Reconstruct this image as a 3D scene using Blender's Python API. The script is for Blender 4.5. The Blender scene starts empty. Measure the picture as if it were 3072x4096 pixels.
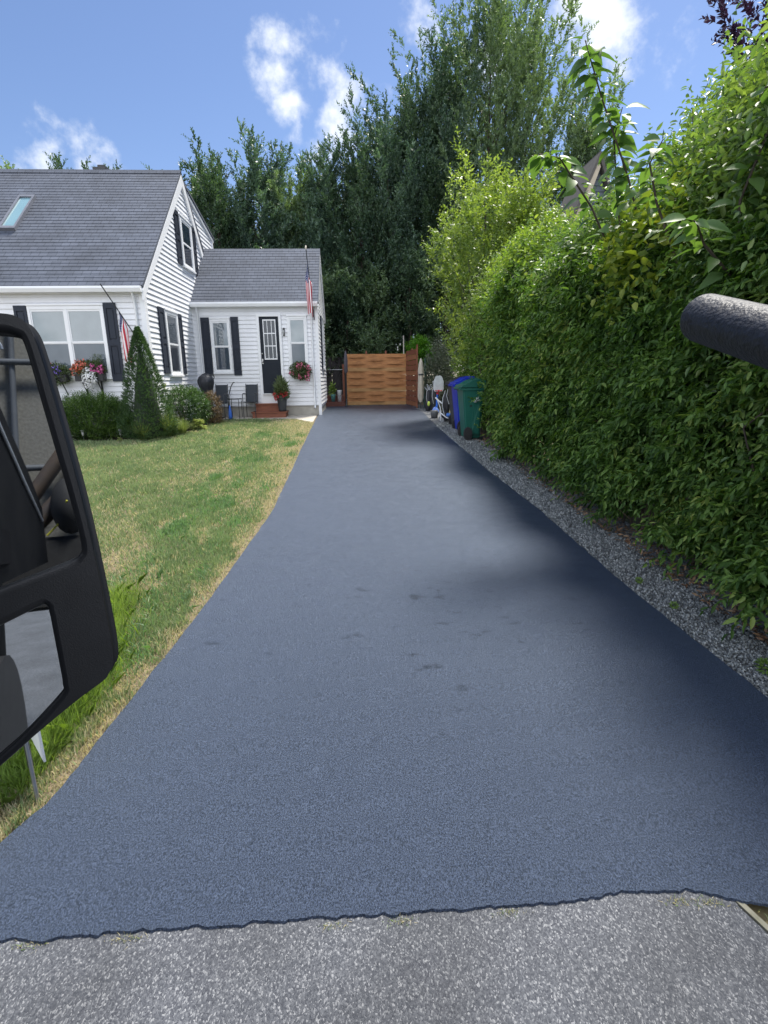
import bpy, bmesh, math, random
import numpy as np
from mathutils import Vector, Matrix
SC = bpy.context.scene
COL = SC.collection
rng = np.random.default_rng(7)
random.seed(7)

# ------------------------------------------------------------------ camera
CAMZ = 0.971
cd = bpy.data.cameras.new("camera"); cam = bpy.data.objects.new("camera", cd); COL.objects.link(cam)
Rv = Vector((0.99827976, -0.05699502, -0.01375092)); Uv = Vector((0.02729147, 0.24414408, 0.96935486)); Fv = Vector((0.05189119, 0.96806262, -0.24527957))
M = Matrix((( Rv.x, Uv.x, -Fv.x, 0), (Rv.y, Uv.y, -Fv.y, 0), (Rv.z, Uv.z, -Fv.z, CAMZ), (0, 0, 0, 1)))
cam.matrix_world = M
cd.sensor_fit = 'VERTICAL'; cd.sensor_height = 24; cd.lens = 24 * 2126.17 / 4096
cd.clip_start = 0.02; cd.clip_end = 600
SC.camera = cam
# ------------------------------------------------------------------ sky and sun
SUN_EL, SUN_AZ = math.radians(60), math.radians(34)      # azimuth from +Y towards +X
w = bpy.data.worlds.new("World"); SC.world = w; w.use_nodes = True
nt = w.node_tree; N = nt.nodes; Lk = nt.links
for n in list(N): N.remove(n)
out = N.new('ShaderNodeOutputWorld'); bg = N.new('ShaderNodeBackground')
sky = N.new('ShaderNodeTexSky'); sky.sky_type = 'NISHITA'; sky.sun_disc = False
sky.sun_elevation = SUN_EL; sky.sun_rotation = SUN_AZ; sky.air_density = 1.0; sky.dust_density = 0.3; sky.ozone_density = 3.0
SKY_STR = 0.10
SKY_GAIN = .78
bg.inputs['Strength'].default_value = SKY_STR
tc = N.new('ShaderNodeTexCoord')
def wn(t, **k):
    n = N.new(t)
    for a, b in k.items(): setattr(n, a, b)
    return n
noi = wn('ShaderNodeTexNoise'); noi.inputs['Scale'].default_value = 13; noi.inputs['Detail'].default_value = 7; noi.inputs['Roughness'].default_value = .58
Lk.new(tc.outputs['Generated'], noi.inputs['Vector'])
clouds = [((-.085, .885, .455), .042, 1.1), ((-.09, .895, .425), .046, 1.1), ((-.075, .905, .39), .040, 1.1), ((.012, .905, .40), .052, 1), ((-.012, .92, .36), .050, 1), ((-.41, .86, .295), .055, 1.15), ((-.37, .87, .295), .05, 1.15),
          ((.36, .82, .46), .07, 1), ((.30, .83, .50), .10, 1), ((.40, .78, .52), .09, .8), ((.20, .9, .42), .06, .7), ((-.02, .86, .53), .02, .6), ((.12, .86, .47), .04, .6),
          ]
bright = [((-.2, -.65, .6), .95, 2.6), ((.3, -.9, .15), .6, 2.0), ((-.9, -.45, .25), .45, 2.0)]     # unseen fill clouds, added behind and above the camera to brighten the facade
def cloud_mask(lst, lo, hi):
  prev = None
  for (c, r, s) in lst:
      d = wn('ShaderNodeVectorMath', operation='DISTANCE'); Lk.new(tc.outputs['Generated'], d.inputs[0])
      v = Vector(c).normalized(); d.inputs[1].default_value = v
      a = wn('ShaderNodeMath', operation='MULTIPLY_ADD'); Lk.new(d.outputs['Value'], a.inputs[0]); a.inputs[1].default_value = -1.0 / r; a.inputs[2].default_value = 1.0
      m = wn('ShaderNodeMath', operation='MULTIPLY'); Lk.new(a.outputs[0], m.inputs[0]); m.inputs[1].default_value = s
      if prev is None: prev = m
      else:
          x = wn('ShaderNodeMath', operation='MAXIMUM'); Lk.new(prev.outputs[0], x.inputs[0]); Lk.new(m.outputs[0], x.inputs[1]); prev = x
  ad = wn('ShaderNodeMath', operation='MULTIPLY_ADD'); Lk.new(noi.outputs['Fac'], ad.inputs[0]); ad.inputs[1].default_value = 4.2; ad.inputs[2].default_value = -2.35
  cb = wn('ShaderNodeMath', operation='ADD'); Lk.new(prev.outputs[0], cb.inputs[0]); Lk.new(ad.outputs[0], cb.inputs[1])
  mr = wn('ShaderNodeMapRange', interpolation_type='SMOOTHSTEP'); Lk.new(cb.outputs[0], mr.inputs['Value']); mr.inputs['From Min'].default_value = lo; mr.inputs['From Max'].default_value = hi
  return mr
mr = cloud_mask(clouds, -.25, .95); mr2 = cloud_mask(bright, -.35, .9)
gain = wn('ShaderNodeVectorMath', operation='MULTIPLY'); Lk.new(sky.outputs[0], gain.inputs[0]); gain.inputs[1].default_value = (SKY_GAIN*.98, SKY_GAIN*.97, SKY_GAIN*1.06)
mx = wn('ShaderNodeMix', data_type='RGBA'); Lk.new(mr.outputs[0], mx.inputs['Factor']); Lk.new(gain.outputs[0], mx.inputs[6]); mx.inputs[7].default_value = (5.9, 6.2, 6.7, 1)
mx2 = wn('ShaderNodeMix', data_type='RGBA'); Lk.new(mr2.outputs[0], mx2.inputs['Factor']); Lk.new(mx.outputs[2], mx2.inputs[6]); mx2.inputs[7].default_value = (10.2, 10.7, 11.8, 1)
Lk.new(mx2.outputs[2], bg.inputs['Color']); Lk.new(bg.outputs[0], out.inputs[0])
sl = bpy.data.lights.new("sun", 'SUN'); sl.energy = 4.2; sl.angle = math.radians(12); sl.color = (1, .95, .86)
so = bpy.data.objects.new("sun", sl); COL.objects.link(so)
sd = Vector((math.sin(SUN_AZ) * math.cos(SUN_EL), math.cos(SUN_AZ) * math.cos(SUN_EL), math.sin(SUN_EL)))
so.rotation_euler = (-sd).to_track_quat('-Z', 'Y').to_euler()
SC.view_settings.view_transform = 'Standard'; SC.view_settings.look = 'None'; SC.view_settings.gamma = 1
SC.view_settings.exposure = 0.88
SC.cycles.max_bounces = 8; SC.cycles.transparent_max_bounces = 12

# ------------------------------------------------------------------ helpers
def G(y):                                   # the ground climbs gently from the street to the house
    if y >= 14.7: return 0.0
    if y < 0.8: return .042 * (0.8 - 14.7)
    return .042 * (y - 14.7)
def tag(o, label=None, cat=None, group=None, kind=None):
    if label: o['label'] = label
    if cat: o['category'] = cat
    if group: o['group'] = group
    if kind: o['kind'] = kind
    return o
def empty(name, loc, label=None, cat=None, group=None):
    o = bpy.data.objects.new(name, None); COL.objects.link(o); o.location = loc; o.empty_display_size = .1
    return tag(o, label, cat, group)
def link(name, me, m=None, parent=None, loc=None):
    o = bpy.data.objects.new(name, me); COL.objects.link(o)
    if m is not None: me.materials.append(m)
    if parent is not None:
        o.parent = parent
        root = parent
        off = Vector((0, 0, 0))
        while root is not None: off += Vector(root.location); root = root.parent
        me.transform(Matrix.Translation(-off))          # meshes are written in world metres
    return o
class MB:
    def __init__(s): s.v = []; s.f = []; s.smooth = []
    def add(s, vs, fs, smooth=False):
        b = len(s.v); s.v += [tuple(q) for q in vs]
        for f in fs: s.f.append([b + i for i in f]); s.smooth.append(smooth)
        return s
    def box(s, x0, x1, y0, y1, z0, z1, b=0):
        if x0 > x1: x0, x1 = x1, x0
        if y0 > y1: y0, y1 = y1, y0
        if z0 > z1: z0, z1 = z1, z0
        if b <= 0:
            return s.add([(x0,y0,z0),(x1,y0,z0),(x1,y1,z0),(x0,y1,z0),(x0,y0,z1),(x1,y0,z1),(x1,y1,z1),(x0,y1,z1)],
              [(0,3,2,1),(4,5,6,7),(0,1,5,4),(1,2,6,5),(2,3,7,6),(3,0,4,7)])
        bm = bmesh.new(); bmesh.ops.create_cube(bm, size=1)
        for v in bm.verts: v.co = Vector(((x0+x1)/2 + v.co.x*(x1-x0), (y0+y1)/2 + v.co.y*(y1-y0), (z0+z1)/2 + v.co.z*(z1-z0)))
        bmesh.ops.bevel(bm, geom=bm.edges[:], offset=min(b, .45*min(x1-x0, y1-y0, z1-z0)), segments=2, affect='EDGES')
        bm.verts.ensure_lookup_table(); s.add([v.co[:] for v in bm.verts], [[v.index for v in f.verts] for f in bm.faces]); bm.free(); return s
    def quad(s, a, b, c, d): return s.add([a, b, c, d], [(0, 1, 2, 3)])
    def poly(s, pts): return s.add(pts, [tuple(range(len(pts)))])
    def prism(s, pts, d):                    # pts: planar loop, d: extrusion vector
        n = len(pts); d = Vector(d); top = [tuple(Vector(p) + d) for p in pts]
        return s.add(list(pts) + top, [tuple(range(n))[::-1], tuple(range(n, 2*n))] + [(i, (i+1) % n, n + (i+1) % n, n + i) for i in range(n)])
    def tube(s, pts, r, seg=8, cap=True, sx=1.0):
        pts = [Vector(p) for p in pts]; n = len(pts); rs = r if hasattr(r, '__len__') else [r]*n
        vs = []; up = Vector((0, 0, 1)); prevu = None
        for i, p in enumerate(pts):
            t = (pts[min(i+1, n-1)] - pts[max(i-1, 0)]).normalized()
            u = t.cross(up) if prevu is None else prevu - t * prevu.dot(t)
            if u.length < 1e-4: u = t.cross(Vector((1, 0, 0)))
            u.normalize(); prevu = u; v = t.cross(u)
            for k in range(seg):
                a = 2*math.pi*k/seg; o = (u*math.cos(a) + v*math.sin(a)) * rs[i]; o.x *= sx; vs.append(p + o)
        fs = [(i*seg+k, i*seg+(k+1) % seg, (i+1)*seg+(k+1) % seg, (i+1)*seg+k) for i in range(n-1) for k in range(seg)]
        s.add(vs, fs, True)
        if cap: s.add(vs[:seg], [tuple(range(seg))[::-1]]); s.add(vs[-seg:], [tuple(range(seg))])
        return s
    def lathe(s, c, prof, seg=16, sx=1.0, sy=1.0):     # prof: (r, z)
        vs = [(c[0]+r*sx*math.cos(2*math.pi*k/seg), c[1]+r*sy*math.sin(2*math.pi*k/seg), c[2]+z) for r, z in prof for k in range(seg)]
        n = len(prof)
        s.add(vs, [(i*seg+k, i*seg+(k+1) % seg, (i+1)*seg+(k+1) % seg, (i+1)*seg+k) for i in range(n-1) for k in range(seg)], True); return s
    def ball(s, c, rx, ry, rz, seg=12, rings=8):
        prof = [(math.sin(math.pi*i/rings), -math.cos(math.pi*i/rings)*rz) for i in range(rings+1)]
        return s.lathe(c, [(max(r, 1e-3), z) for r, z in prof], seg, rx, ry)
    def disc_y(s, c, rx, rz, y0, y1, seg=20):          # wheel: axis along y
        ring = [(c[0]+rx*math.cos(2*math.pi*k/seg), c[2]+rz*math.sin(2*math.pi*k/seg)) for k in range(seg)]
        return s.prism([(a, y0, b) for a, b in ring], (0, y1-y0, 0))
    def build(s, name, m=None, parent=None, bevel=0):
        me = bpy.data.meshes.new(name); me.from_pydata(s.v, [], s.f)
        me.polygons.foreach_set('use_smooth', s.smooth); me.update()
        return link(name, me, m, parent)

# --- materials
def rgb(c): return (c[0], c[1], c[2], 1)
def nodes(m): return m.node_tree.nodes, m.node_tree.links
def mat(name, c, rough=.6, c2=None, scale=8., var=.5, metal=0, bump=0, bscale=60, spec=.5, stretch=(1,1,1), detail=4, coat=0):
    m = bpy.data.materials.new(name); m.use_nodes = True; n, l = nodes(m); b = n['Principled BSDF']
    b.inputs['Base Color'].default_value = rgb(c); b.inputs['Roughness'].default_value = rough; b.inputs['Metallic'].default_value = metal
    b.inputs['Specular IOR Level'].default_value = spec; b.inputs['Coat Weight'].default_value = coat
    tcn = n.new('ShaderNodeTexCoord'); mp = n.new('ShaderNodeMapping'); mp.inputs['Scale'].default_value = stretch; l.new(tcn.outputs['Object'], mp.inputs['Vector'])
    if c2 is None: c2 = tuple(q*.78 for q in c)
    no = n.new('ShaderNodeTexNoise'); no.inputs['Scale'].default_value = scale; no.inputs['Detail'].default_value = detail; l.new(mp.outputs[0], no.inputs['Vector'])
    r = n.new('ShaderNodeMapRange'); r.inputs['From Min'].default_value = .5 - .25*(1.1-var)-.05; r.inputs['From Max'].default_value = .5 + .25*(1.1-var)+.05; l.new(no.outputs['Fac'], r.inputs['Value'])
    x = n.new('ShaderNodeMix'); x.data_type = 'RGBA'; x.inputs[6].default_value = rgb(c); x.inputs[7].default_value = rgb(c2); l.new(r.outputs[0], x.inputs['Factor']); l.new(x.outputs[2], b.inputs['Base Color'])
    if bump:
        n2 = n.new('ShaderNodeTexNoise'); n2.inputs['Scale'].default_value = bscale; n2.inputs['Detail'].default_value = 3; l.new(mp.outputs[0], n2.inputs['Vector'])
        bp = n.new('ShaderNodeBump'); bp.inputs['Strength'].default_value = bump; bp.inputs['Distance'].default_value = .01; l.new(n2.outputs['Fac'], bp.inputs['Height']); l.new(bp.outputs[0], b.inputs['Normal'])
    return m
def leafmat(name, cols, rough=.45, trans=.35, tcol=None, nscale=.8, spec=.4):
    m = bpy.data.materials.new(name); m.use_nodes = True; n, l = nodes(m); b = n['Principled BSDF']
    b.inputs['Roughness'].default_value = rough; b.inputs['Specular IOR Level'].default_value = spec
    g = n.new('ShaderNodeNewGeometry'); cr = n.new('ShaderNodeValToRGB')
    for i, c in enumerate(cols):
        e = cr.color_ramp.elements[i] if i < 2 else cr.color_ramp.elements.new(i/(len(cols)-1))
        e.position = i/(len(cols)-1); e.color = rgb(c)
    tcn = n.new('ShaderNodeTexCoord'); no = n.new('ShaderNodeTexNoise'); no.inputs['Scale'].default_value = nscale; no.inputs['Detail'].default_value = 2; l.new(tcn.outputs['Object'], no.inputs['Vector'])
    a = n.new('ShaderNodeMath'); a.operation = 'MULTIPLY_ADD'; l.new(no.outputs['Fac'], a.inputs[0]); a.inputs[1].default_value = 1.3
    q = n.new('ShaderNodeMath'); q.operation = 'MULTIPLY_ADD'; l.new(g.outputs['Random Per Island'], q.inputs[0]); q.inputs[1].default_value = .75; q.inputs[2].default_value = -.52
    l.new(q.outputs[0], a.inputs[2]); l.new(a.outputs[0], cr.inputs['Fac']); l.new(cr.outputs[0], b.inputs['Base Color'])
    t = n.new('ShaderNodeBsdfTranslucent'); hs = n.new('ShaderNodeMix'); hs.data_type = 'RGBA'; hs.blend_type = 'MULTIPLY'; hs.inputs['Factor'].default_value = 1
    l.new(cr.outputs[0], hs.inputs[6]); hs.inputs[7].default_value = rgb(tcol or (1.9, 2.0, .7)); l.new(hs.outputs[2], t.inputs['Color'])
    ms = n.new('ShaderNodeMixShader'); ms.inputs[0].default_value = trans; l.new(b.outputs[0], ms.inputs[1]); l.new(t.outputs[0], ms.inputs[2])
    l.new(ms.outputs[0], n['Material Output'].inputs['Surface'])
    return m
white_vinyl = mat('white vinyl', (.84, .85, .88), .45, (.74, .75, .77), 2.2, .1, stretch=(1.5, 1.5, .5), detail=7)
white_trim = mat('white trim paint', (.86, .87, .88), .4, (.80, .81, .83), 4, .3)
black_shutter = mat('slate shutter', (.022, .029, .046), .5, (.018, .024, .038), 6, .5, spec=.3)
black_plastic = mat('black plastic', (.012, .013, .015), .42, (.018, .019, .022), 14, .5, bump=.12, bscale=400)
concrete = mat('concrete', (.45, .43, .38), .85, (.34, .32, .28), 5, .5, bump=.3, bscale=80)
dark_metal = mat('dark metal', (.03, .033, .038), .45, (.045, .048, .05), 10, .5)
steel = mat('galvanised steel', (.42, .44, .47), .35, (.3, .31, .33), 20, .5, metal=.8)
redwood = mat('red stained wood', (.25, .085, .045), .65, (.17, .055, .03), 6, .4, stretch=(1, 1, 6), bump=.2)
bark = mat('bark', (.09, .07, .055), .9, (.05, .04, .032), 12, .4, stretch=(1, 1, .25), bump=.6, bscale=30)

def glass_mat(name, tint=(.9, .95, .97), refl=.28):
    m = bpy.data.materials.new(name); m.use_nodes = True; n, l = nodes(m); n.remove(n['Principled BSDF'])
    a = n.new('ShaderNodeBsdfTransparent'); a.inputs[0].default_value = rgb(tint); g = n.new('ShaderNodeBsdfGlossy'); g.inputs['Roughness'].default_value = .02
    f = n.new('ShaderNodeFresnel'); f.inputs[0].default_value = 1.45; ad_ = n.new('ShaderNodeMath'); ad_.operation = 'ADD'; ad_.use_clamp = True; ad_.inputs[1].default_value = refl; l.new(f.outputs[0], ad_.inputs[0])
    ms = n.new('ShaderNodeMixShader'); l.new(ad_.outputs[0], ms.inputs[0]); l.new(a.outputs[0], ms.inputs[1]); l.new(g.outputs[0], ms.inputs[2]); l.new(ms.outputs[0], n['Material Output'].inputs['Surface'])
    return m
glass = glass_mat('window glass', refl=.12); screened = glass_mat('screened glass', tint=(.55, .60, .66), refl=.05)

def mat_asphalt_new():
    m = bpy.data.materials.new('fresh sealcoat'); m.use_nodes = True; n, l = nodes(m); b = n['Principled BSDF']
    tcn = n.new('ShaderNodeTexCoord')
    big = n.new('ShaderNodeTexNoise'); big.inputs['Scale'].default_value = .9; big.inputs['Detail'].default_value = 5; l.new(tcn.outputs['Object'], big.inputs['Vector'])
    mp = n.new('ShaderNodeMapping'); mp.inputs['Scale'].default_value = (1.0, 1.5, 1); mp.inputs['Rotation'].default_value = (0, 0, .4); l.new(tcn.outputs['Object'], mp.inputs['Vector'])
    med = n.new('ShaderNodeTexNoise'); med.inputs['Scale'].default_value = 5.5; med.inputs['Detail'].default_value = 6; med.inputs['Roughness'].default_value = .62; l.new(mp.outputs[0], med.inputs['Vector'])
    mf_ = n.new('ShaderNodeMapping'); mf_.inputs['Scale'].default_value = (1.6, 1.0, 1); l.new(tcn.outputs['Object'], mf_.inputs['Vector'])
    fine = n.new('ShaderNodeTexNoise'); fine.inputs['Scale'].default_value = 150; fine.inputs['Detail'].default_value = 3; fine.inputs['Roughness'].default_value = .75; l.new(mf_.outputs[0], fine.inputs['Vector'])
    gcl = n.new('ShaderNodeVectorMath'); gcl.operation = 'DISTANCE'; l.new(tcn.outputs['Object'], gcl.inputs[0]); gcl.inputs[1].default_value = (.35, 3.1, -.48)
    gm = n.new('ShaderNodeMapRange'); gm.inputs['From Min'].default_value = .3; gm.inputs['From Max'].default_value = 2.0; gm.inputs['To Min'].default_value = .075; gm.inputs['To Max'].default_value = 0; l.new(gcl.outputs['Value'], gm.inputs['Value'])
    ga = n.new('ShaderNodeMath'); ga.operation = 'ADD'; l.new(med.outputs['Fac'], ga.inputs[0]); l.new(gm.outputs[0], ga.inputs[1])
    st = n.new('ShaderNodeMapRange'); st.inputs['From Min'].default_value = .675; st.inputs['From Max'].default_value = .78; l.new(ga.outputs[0], st.inputs['Value'])
    col = n.new('ShaderNodeMix'); col.data_type = 'RGBA'; col.inputs[6].default_value = (.019, .025, .044, 1); col.inputs[7].default_value = (.015, .020, .036, 1); l.new(big.outputs['Fac'], col.inputs['Factor'])
    c2 = n.new('ShaderNodeMix'); c2.data_type = 'RGBA'; c2.inputs[7].default_value = (.008, .011, .019, 1); l.new(col.outputs[2], c2.inputs[6]); l.new(st.outputs[0], c2.inputs['Factor'])
    fr = n.new('ShaderNodeMapRange'); fr.inputs['From Min'].default_value = .40; fr.inputs['From Max'].default_value = .62; fr.inputs['To Min'].default_value = .3; fr.inputs['To Max'].default_value = 2.1; l.new(fine.outputs['Fac'], fr.inputs['Value'])
    sc_ = n.new('ShaderNodeVectorMath'); sc_.operation = 'SCALE'; l.new(c2.outputs[2], sc_.inputs[0]); l.new(fr.outputs[0], sc_.inputs['Scale']); l.new(sc_.outputs[0], b.inputs['Base Color'])
    rr = n.new('ShaderNodeMapRange'); rr.inputs['To Min'].default_value = .40; rr.inputs['To Max'].default_value = .48; rr.inputs['From Min'].default_value = .35; rr.inputs['From Max'].default_value = .65; l.new(med.outputs['Fac'], rr.inputs['Value'])
    l.new(sc_.outputs[0], b.inputs['Base Color']); l.new(rr.outputs[0], b.inputs['Roughness']); b.inputs['Specular Tint'].default_value = (.60, .76, 1, 1)
    sp_ = n.new('ShaderNodeMapRange'); sp_.inputs['To Min'].default_value = 1.0; sp_.inputs['To Max'].default_value = .5; l.new(st.outputs[0], sp_.inputs['Value'])
    gs_ = n.new('ShaderNodeMath'); gs_.operation = 'MULTIPLY_ADD'; l.new(fr.outputs[0], gs_.inputs[0]); gs_.inputs[1].default_value = .35; gs_.inputs[2].default_value = .60; gq_ = n.new('ShaderNodeMath'); gq_.operation = 'MULTIPLY'; l.new(gs_.outputs[0], gq_.inputs[0]); l.new(sp_.outputs[0], gq_.inputs[1]); l.new(gq_.outputs[0], b.inputs['Specular IOR Level'])
    bp = n.new('ShaderNodeBump'); bp.inputs['Strength'].default_value = .8; bp.inputs['Distance'].default_value = .008; l.new(fine.outputs['Fac'], bp.inputs['Height']); l.new(bp.outputs[0], b.inputs['Normal'])
    return m
def mat_aggregate(name, cols, scale, rough=.8, bump=.6, dist=.004):
    m = bpy.data.materials.new(name); m.use_nodes = True; n, l = nodes(m); b = n['Principled BSDF']; b.inputs['Roughness'].default_value = rough
    tc0 = n.new('ShaderNodeTexCoord'); tcn = n.new('ShaderNodeMapping'); tcn.inputs['Scale'].default_value = (1.5, 1, 1); l.new(tc0.outputs['Object'], tcn.inputs['Vector']); tcn_o = tcn.outputs[0]; wob = n.new('ShaderNodeTexNoise'); wob.inputs['Scale'].default_value = scale*.6; l.new(tcn_o, wob.inputs['Vector'])
    mxv = n.new('ShaderNodeMix'); mxv.data_type = 'VECTOR'; mxv.inputs['Factor'].default_value = .012; l.new(tcn_o, mxv.inputs[4]); l.new(wob.outputs['Color'], mxv.inputs[5])
    v = n.new('ShaderNodeTexVoronoi'); v.inputs['Scale'].default_value = scale; l.new(mxv.outputs[1], v.inputs['Vector'])
    sep = n.new('ShaderNodeSeparateColor'); l.new(v.outputs['Color'], sep.inputs[0])
    cr = n.new('ShaderNodeValToRGB'); cr.color_ramp.interpolation = 'LINEAR'
    for i, (p_, c) in enumerate(cols):
        e = cr.color_ramp.elements[i] if i < 2 else cr.color_ramp.elements.new(p_)
        e.position = p_; e.color = rgb(c)
    l.new(sep.outputs[0], cr.inputs['Fac'])
    big = n.new('ShaderNodeTexNoise'); big.inputs['Scale'].default_value = 1.7; big.inputs['Detail'].default_value = 5; l.new(tcn_o, big.inputs['Vector'])
    r = n.new('ShaderNodeMapRange'); r.inputs['To Min'].default_value = .72; r.inputs['To Max'].default_value = 1.2; r.inputs['From Min'].default_value = .3; r.inputs['From Max'].default_value = .7; l.new(big.outputs['Fac'], r.inputs['Value'])
    mu = n.new('ShaderNodeVectorMath'); mu.operation = 'SCALE'; l.new(cr.outputs[0], mu.inputs[0]); l.new(r.outputs[0], mu.inputs['Scale']); l.new(mu.outputs[0], b.inputs['Base Color'])
    inv = n.new('ShaderNodeMath'); inv.operation = 'MULTIPLY'; inv.inputs[1].default_value = -1; l.new(v.outputs['Distance'], inv.inputs[0])
    bp = n.new('ShaderNodeBump'); bp.inputs['Strength'].default_value = bump; bp.inputs['Distance'].default_value = dist; l.new(inv.outputs[0], bp.inputs['Height']); l.new(bp.outputs[0], b.inputs['Normal'])
    return m
m_drive = mat_asphalt_new()
m_road = mat_aggregate('worn asphalt', [(0, (.035, .039, .050)), (.45, (.066, .071, .083)), (.82, (.105, .111, .124)), (1, (.25, .255, .265))], 200)

def mat_lawn_ground():
    m = bpy.data.materials.new('lawn soil and thatch'); m.use_nodes = True; n, l = nodes(m); b = n['Principled BSDF']; b.inputs['Roughness'].default_value = .95
    tcn = n.new('ShaderNodeTexCoord'); no = n.new('ShaderNodeTexNoise'); no.inputs['Scale'].default_value = 30; no.inputs['Detail'].default_value = 6; no.inputs['Roughness'].default_value = .7; l.new(tcn.outputs['Object'], no.inputs['Vector'])
    cr = n.new('ShaderNodeValToRGB'); cr.color_ramp.elements[0].position = .3; cr.color_ramp.elements[0].color = (.07, .06, .035, 1); cr.color_ramp.elements[1].position = .7; cr.color_ramp.elements[1].color = (.26, .20, .12, 1)
    l.new(no.outputs['Fac'], cr.inputs['Fac']); l.new(cr.outputs[0], b.inputs['Base Color'])
    bp = n.new('ShaderNodeBump'); bp.inputs['Strength'].default_value = .8; bp.inputs['Distance'].default_value = .02; l.new(no.outputs['Fac'], bp.inputs['Height']); l.new(bp.outputs[0], b.inputs['Normal'])
    return m
m_thatch = mat_lawn_ground()
m_ground = mat('far ground', (.10, .10, .045), .95, (.19, .15, .08), 2, .4, bump=.5, bscale=40)
m_soil = mat('garden soil', (.05, .036, .026), .95, (.03, .022, .016), 9, .4, bump=.8, bscale=40)
m_litter = mat('dry leaf litter', (.14, .085, .055), .95, (.07, .045, .03), 25, .4, bump=.9, bscale=70)

# --- leaves
def nrm(a): return a / np.maximum(np.linalg.norm(a, axis=1, keepdims=True), 1e-9)
def big_leaves(name, P, D, Nn, L, W, m, parent=None, bend=.25):
    D = nrm(np.asarray(D, float)); S = nrm(np.cross(D, Nn)); Nn = np.cross(S, D); V, F = [], []
    st = [(0, .04), (.10, .62), (.26, .98), (.44, 1.0), (.62, .80), (.80, .45), (.92, .18), (1.0, .02)]
    for i in range(len(P)):
        b = len(V); tw = rng.normal()*.25; bd = bend*(.6+.8*rng.random())
        for k, (t, w_) in enumerate(st):
            c = P[i]+D[i]*L[i]*(t-.12*bd*t*t)-Nn[i]*L[i]*bd*t*t; s_ = S[i]*math.cos(tw*t)+Nn[i]*math.sin(tw*t); hw = W[i]*.5*w_*(1+.06*rng.normal())
            V += [c+s_*hw+Nn[i]*hw*.28, c, c-s_*hw+Nn[i]*hw*.28]
        for k in range(len(st)-1): a = b+3*k; F += [(a, a+1, a+4, a+3), (a+1, a+2, a+5, a+4)]
    me = bpy.data.meshes.new(name); me.from_pydata([tuple(v) for v in V], [], F); me.polygons.foreach_set('use_smooth', [True]*len(F)); return link(name, me, m, parent)
def leaf_mesh(name, P, D, Nn, L, W, m, parent=None, fold=.25, six=False, bend=.0):
    P = np.asarray(P, float); D = nrm(np.asarray(D, float)); S = nrm(np.cross(D, Nn)); Nn = np.cross(S, D)
    L = np.broadcast_to(np.asarray(L, float), (len(P),))[:, None]; W = np.broadcast_to(np.asarray(W, float), (len(P),))[:, None]
    n = len(P)
    if six:
        V = np.stack([P, P+D*L*.3+S*W*.5+Nn*W*fold, P+D*L*.68+S*W*.4+Nn*(W*fold-L*bend*.5), P+D*L-Nn*L*bend, P+D*L*.68-S*W*.4+Nn*(W*fold-L*bend*.5), P+D*L*.3-S*W*.5+Nn*W*fold], 1).reshape(-1, 3)
        base = (np.arange(n)*6)[:, None]
        F = np.stack([base + np.array([0, 1, 2, 3]), base + np.array([3, 4, 5, 0])], 1).reshape(-1)
        nf = 2*n
    else:
        V = np.stack([P, P+D*L*.45+S*W*.5+Nn*W*fold, P+D*L, P+D*L*.45-S*W*.5+Nn*W*fold], 1).reshape(-1, 3)
        F = np.arange(4*n); nf = n
    me = bpy.data.meshes.new(name); me.vertices.add(len(V)); me.vertices.foreach_set('co', V.ravel().astype(np.float32))
    me.loops.add(4*nf); me.loops.foreach_set('vertex_index', F.astype(np.int32)); me.polygons.add(nf)
    me.polygons.foreach_set('loop_start', np.arange(0, 4*nf, 4, dtype=np.int32)); me.update(calc_edges=True)
    return link(name, me, m, parent)
def shoots(O, Dv, Ls, nleaf, leafL, leafW, ang=.9, sag=.15, xs=1.0, rnd=.25, droop=.3):
    """leaves set alternately along each shoot; returns P, D, N, L, W"""
    k = len(O); Dv = nrm(Dv); j = np.arange(nleaf)
    t = ((j + .3 + .5*rng.random((k, nleaf))) / nleaf)
    Ls = np.broadcast_to(Ls, (k,))
    Pp = O[:, None, :] + Dv[:, None, :]*(t*Ls[:, None])[:, :, None]; Pp[:, :, 2] -= sag*(t**2)*Ls[:, None]
    u = nrm(np.cross(Dv, rng.normal(size=(k, 3)))); v = np.cross(Dv, u)
    a = j*2.4 + rng.random((k, 1))*6.28
    side = u[:, None, :]*np.cos(a)[:, :, None] + v[:, None, :]*np.sin(a)[:, :, None]
    D = Dv[:, None, :]*math.cos(ang) + side*math.sin(ang) + rng.normal(size=side.shape)*rnd; D[:, :, 2] -= droop
    up = np.zeros_like(D); up[:, :, 2] = 1; Nn = up + side*.3 + rng.normal(size=D.shape)*.45
    sz = (1.05 - .45*t)*(.75 + .5*rng.random(t.shape))
    D = D.reshape(-1, 3); Nn = Nn.reshape(-1, 3); Pp = Pp.reshape(-1, 3)
    D[:, 0] *= xs
    return Pp, D, Nn, (leafL*sz).ravel(), (leafW*sz).ravel()
def cat(*A): return [np.concatenate(q) for q in zip(*A)]
def blob_points(n, c, r, surf=.5):
    d = nrm(rng.normal(size=(n, 3))); rr = (1 - surf*rng.random(n)**1.6)[:, None]
    return np.array(c) + d*rr*np.array(r), d
def sstep(a, b, x): t = np.clip((x-a)/(b-a), 0, 1); return t*t*(3-2*t)

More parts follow.
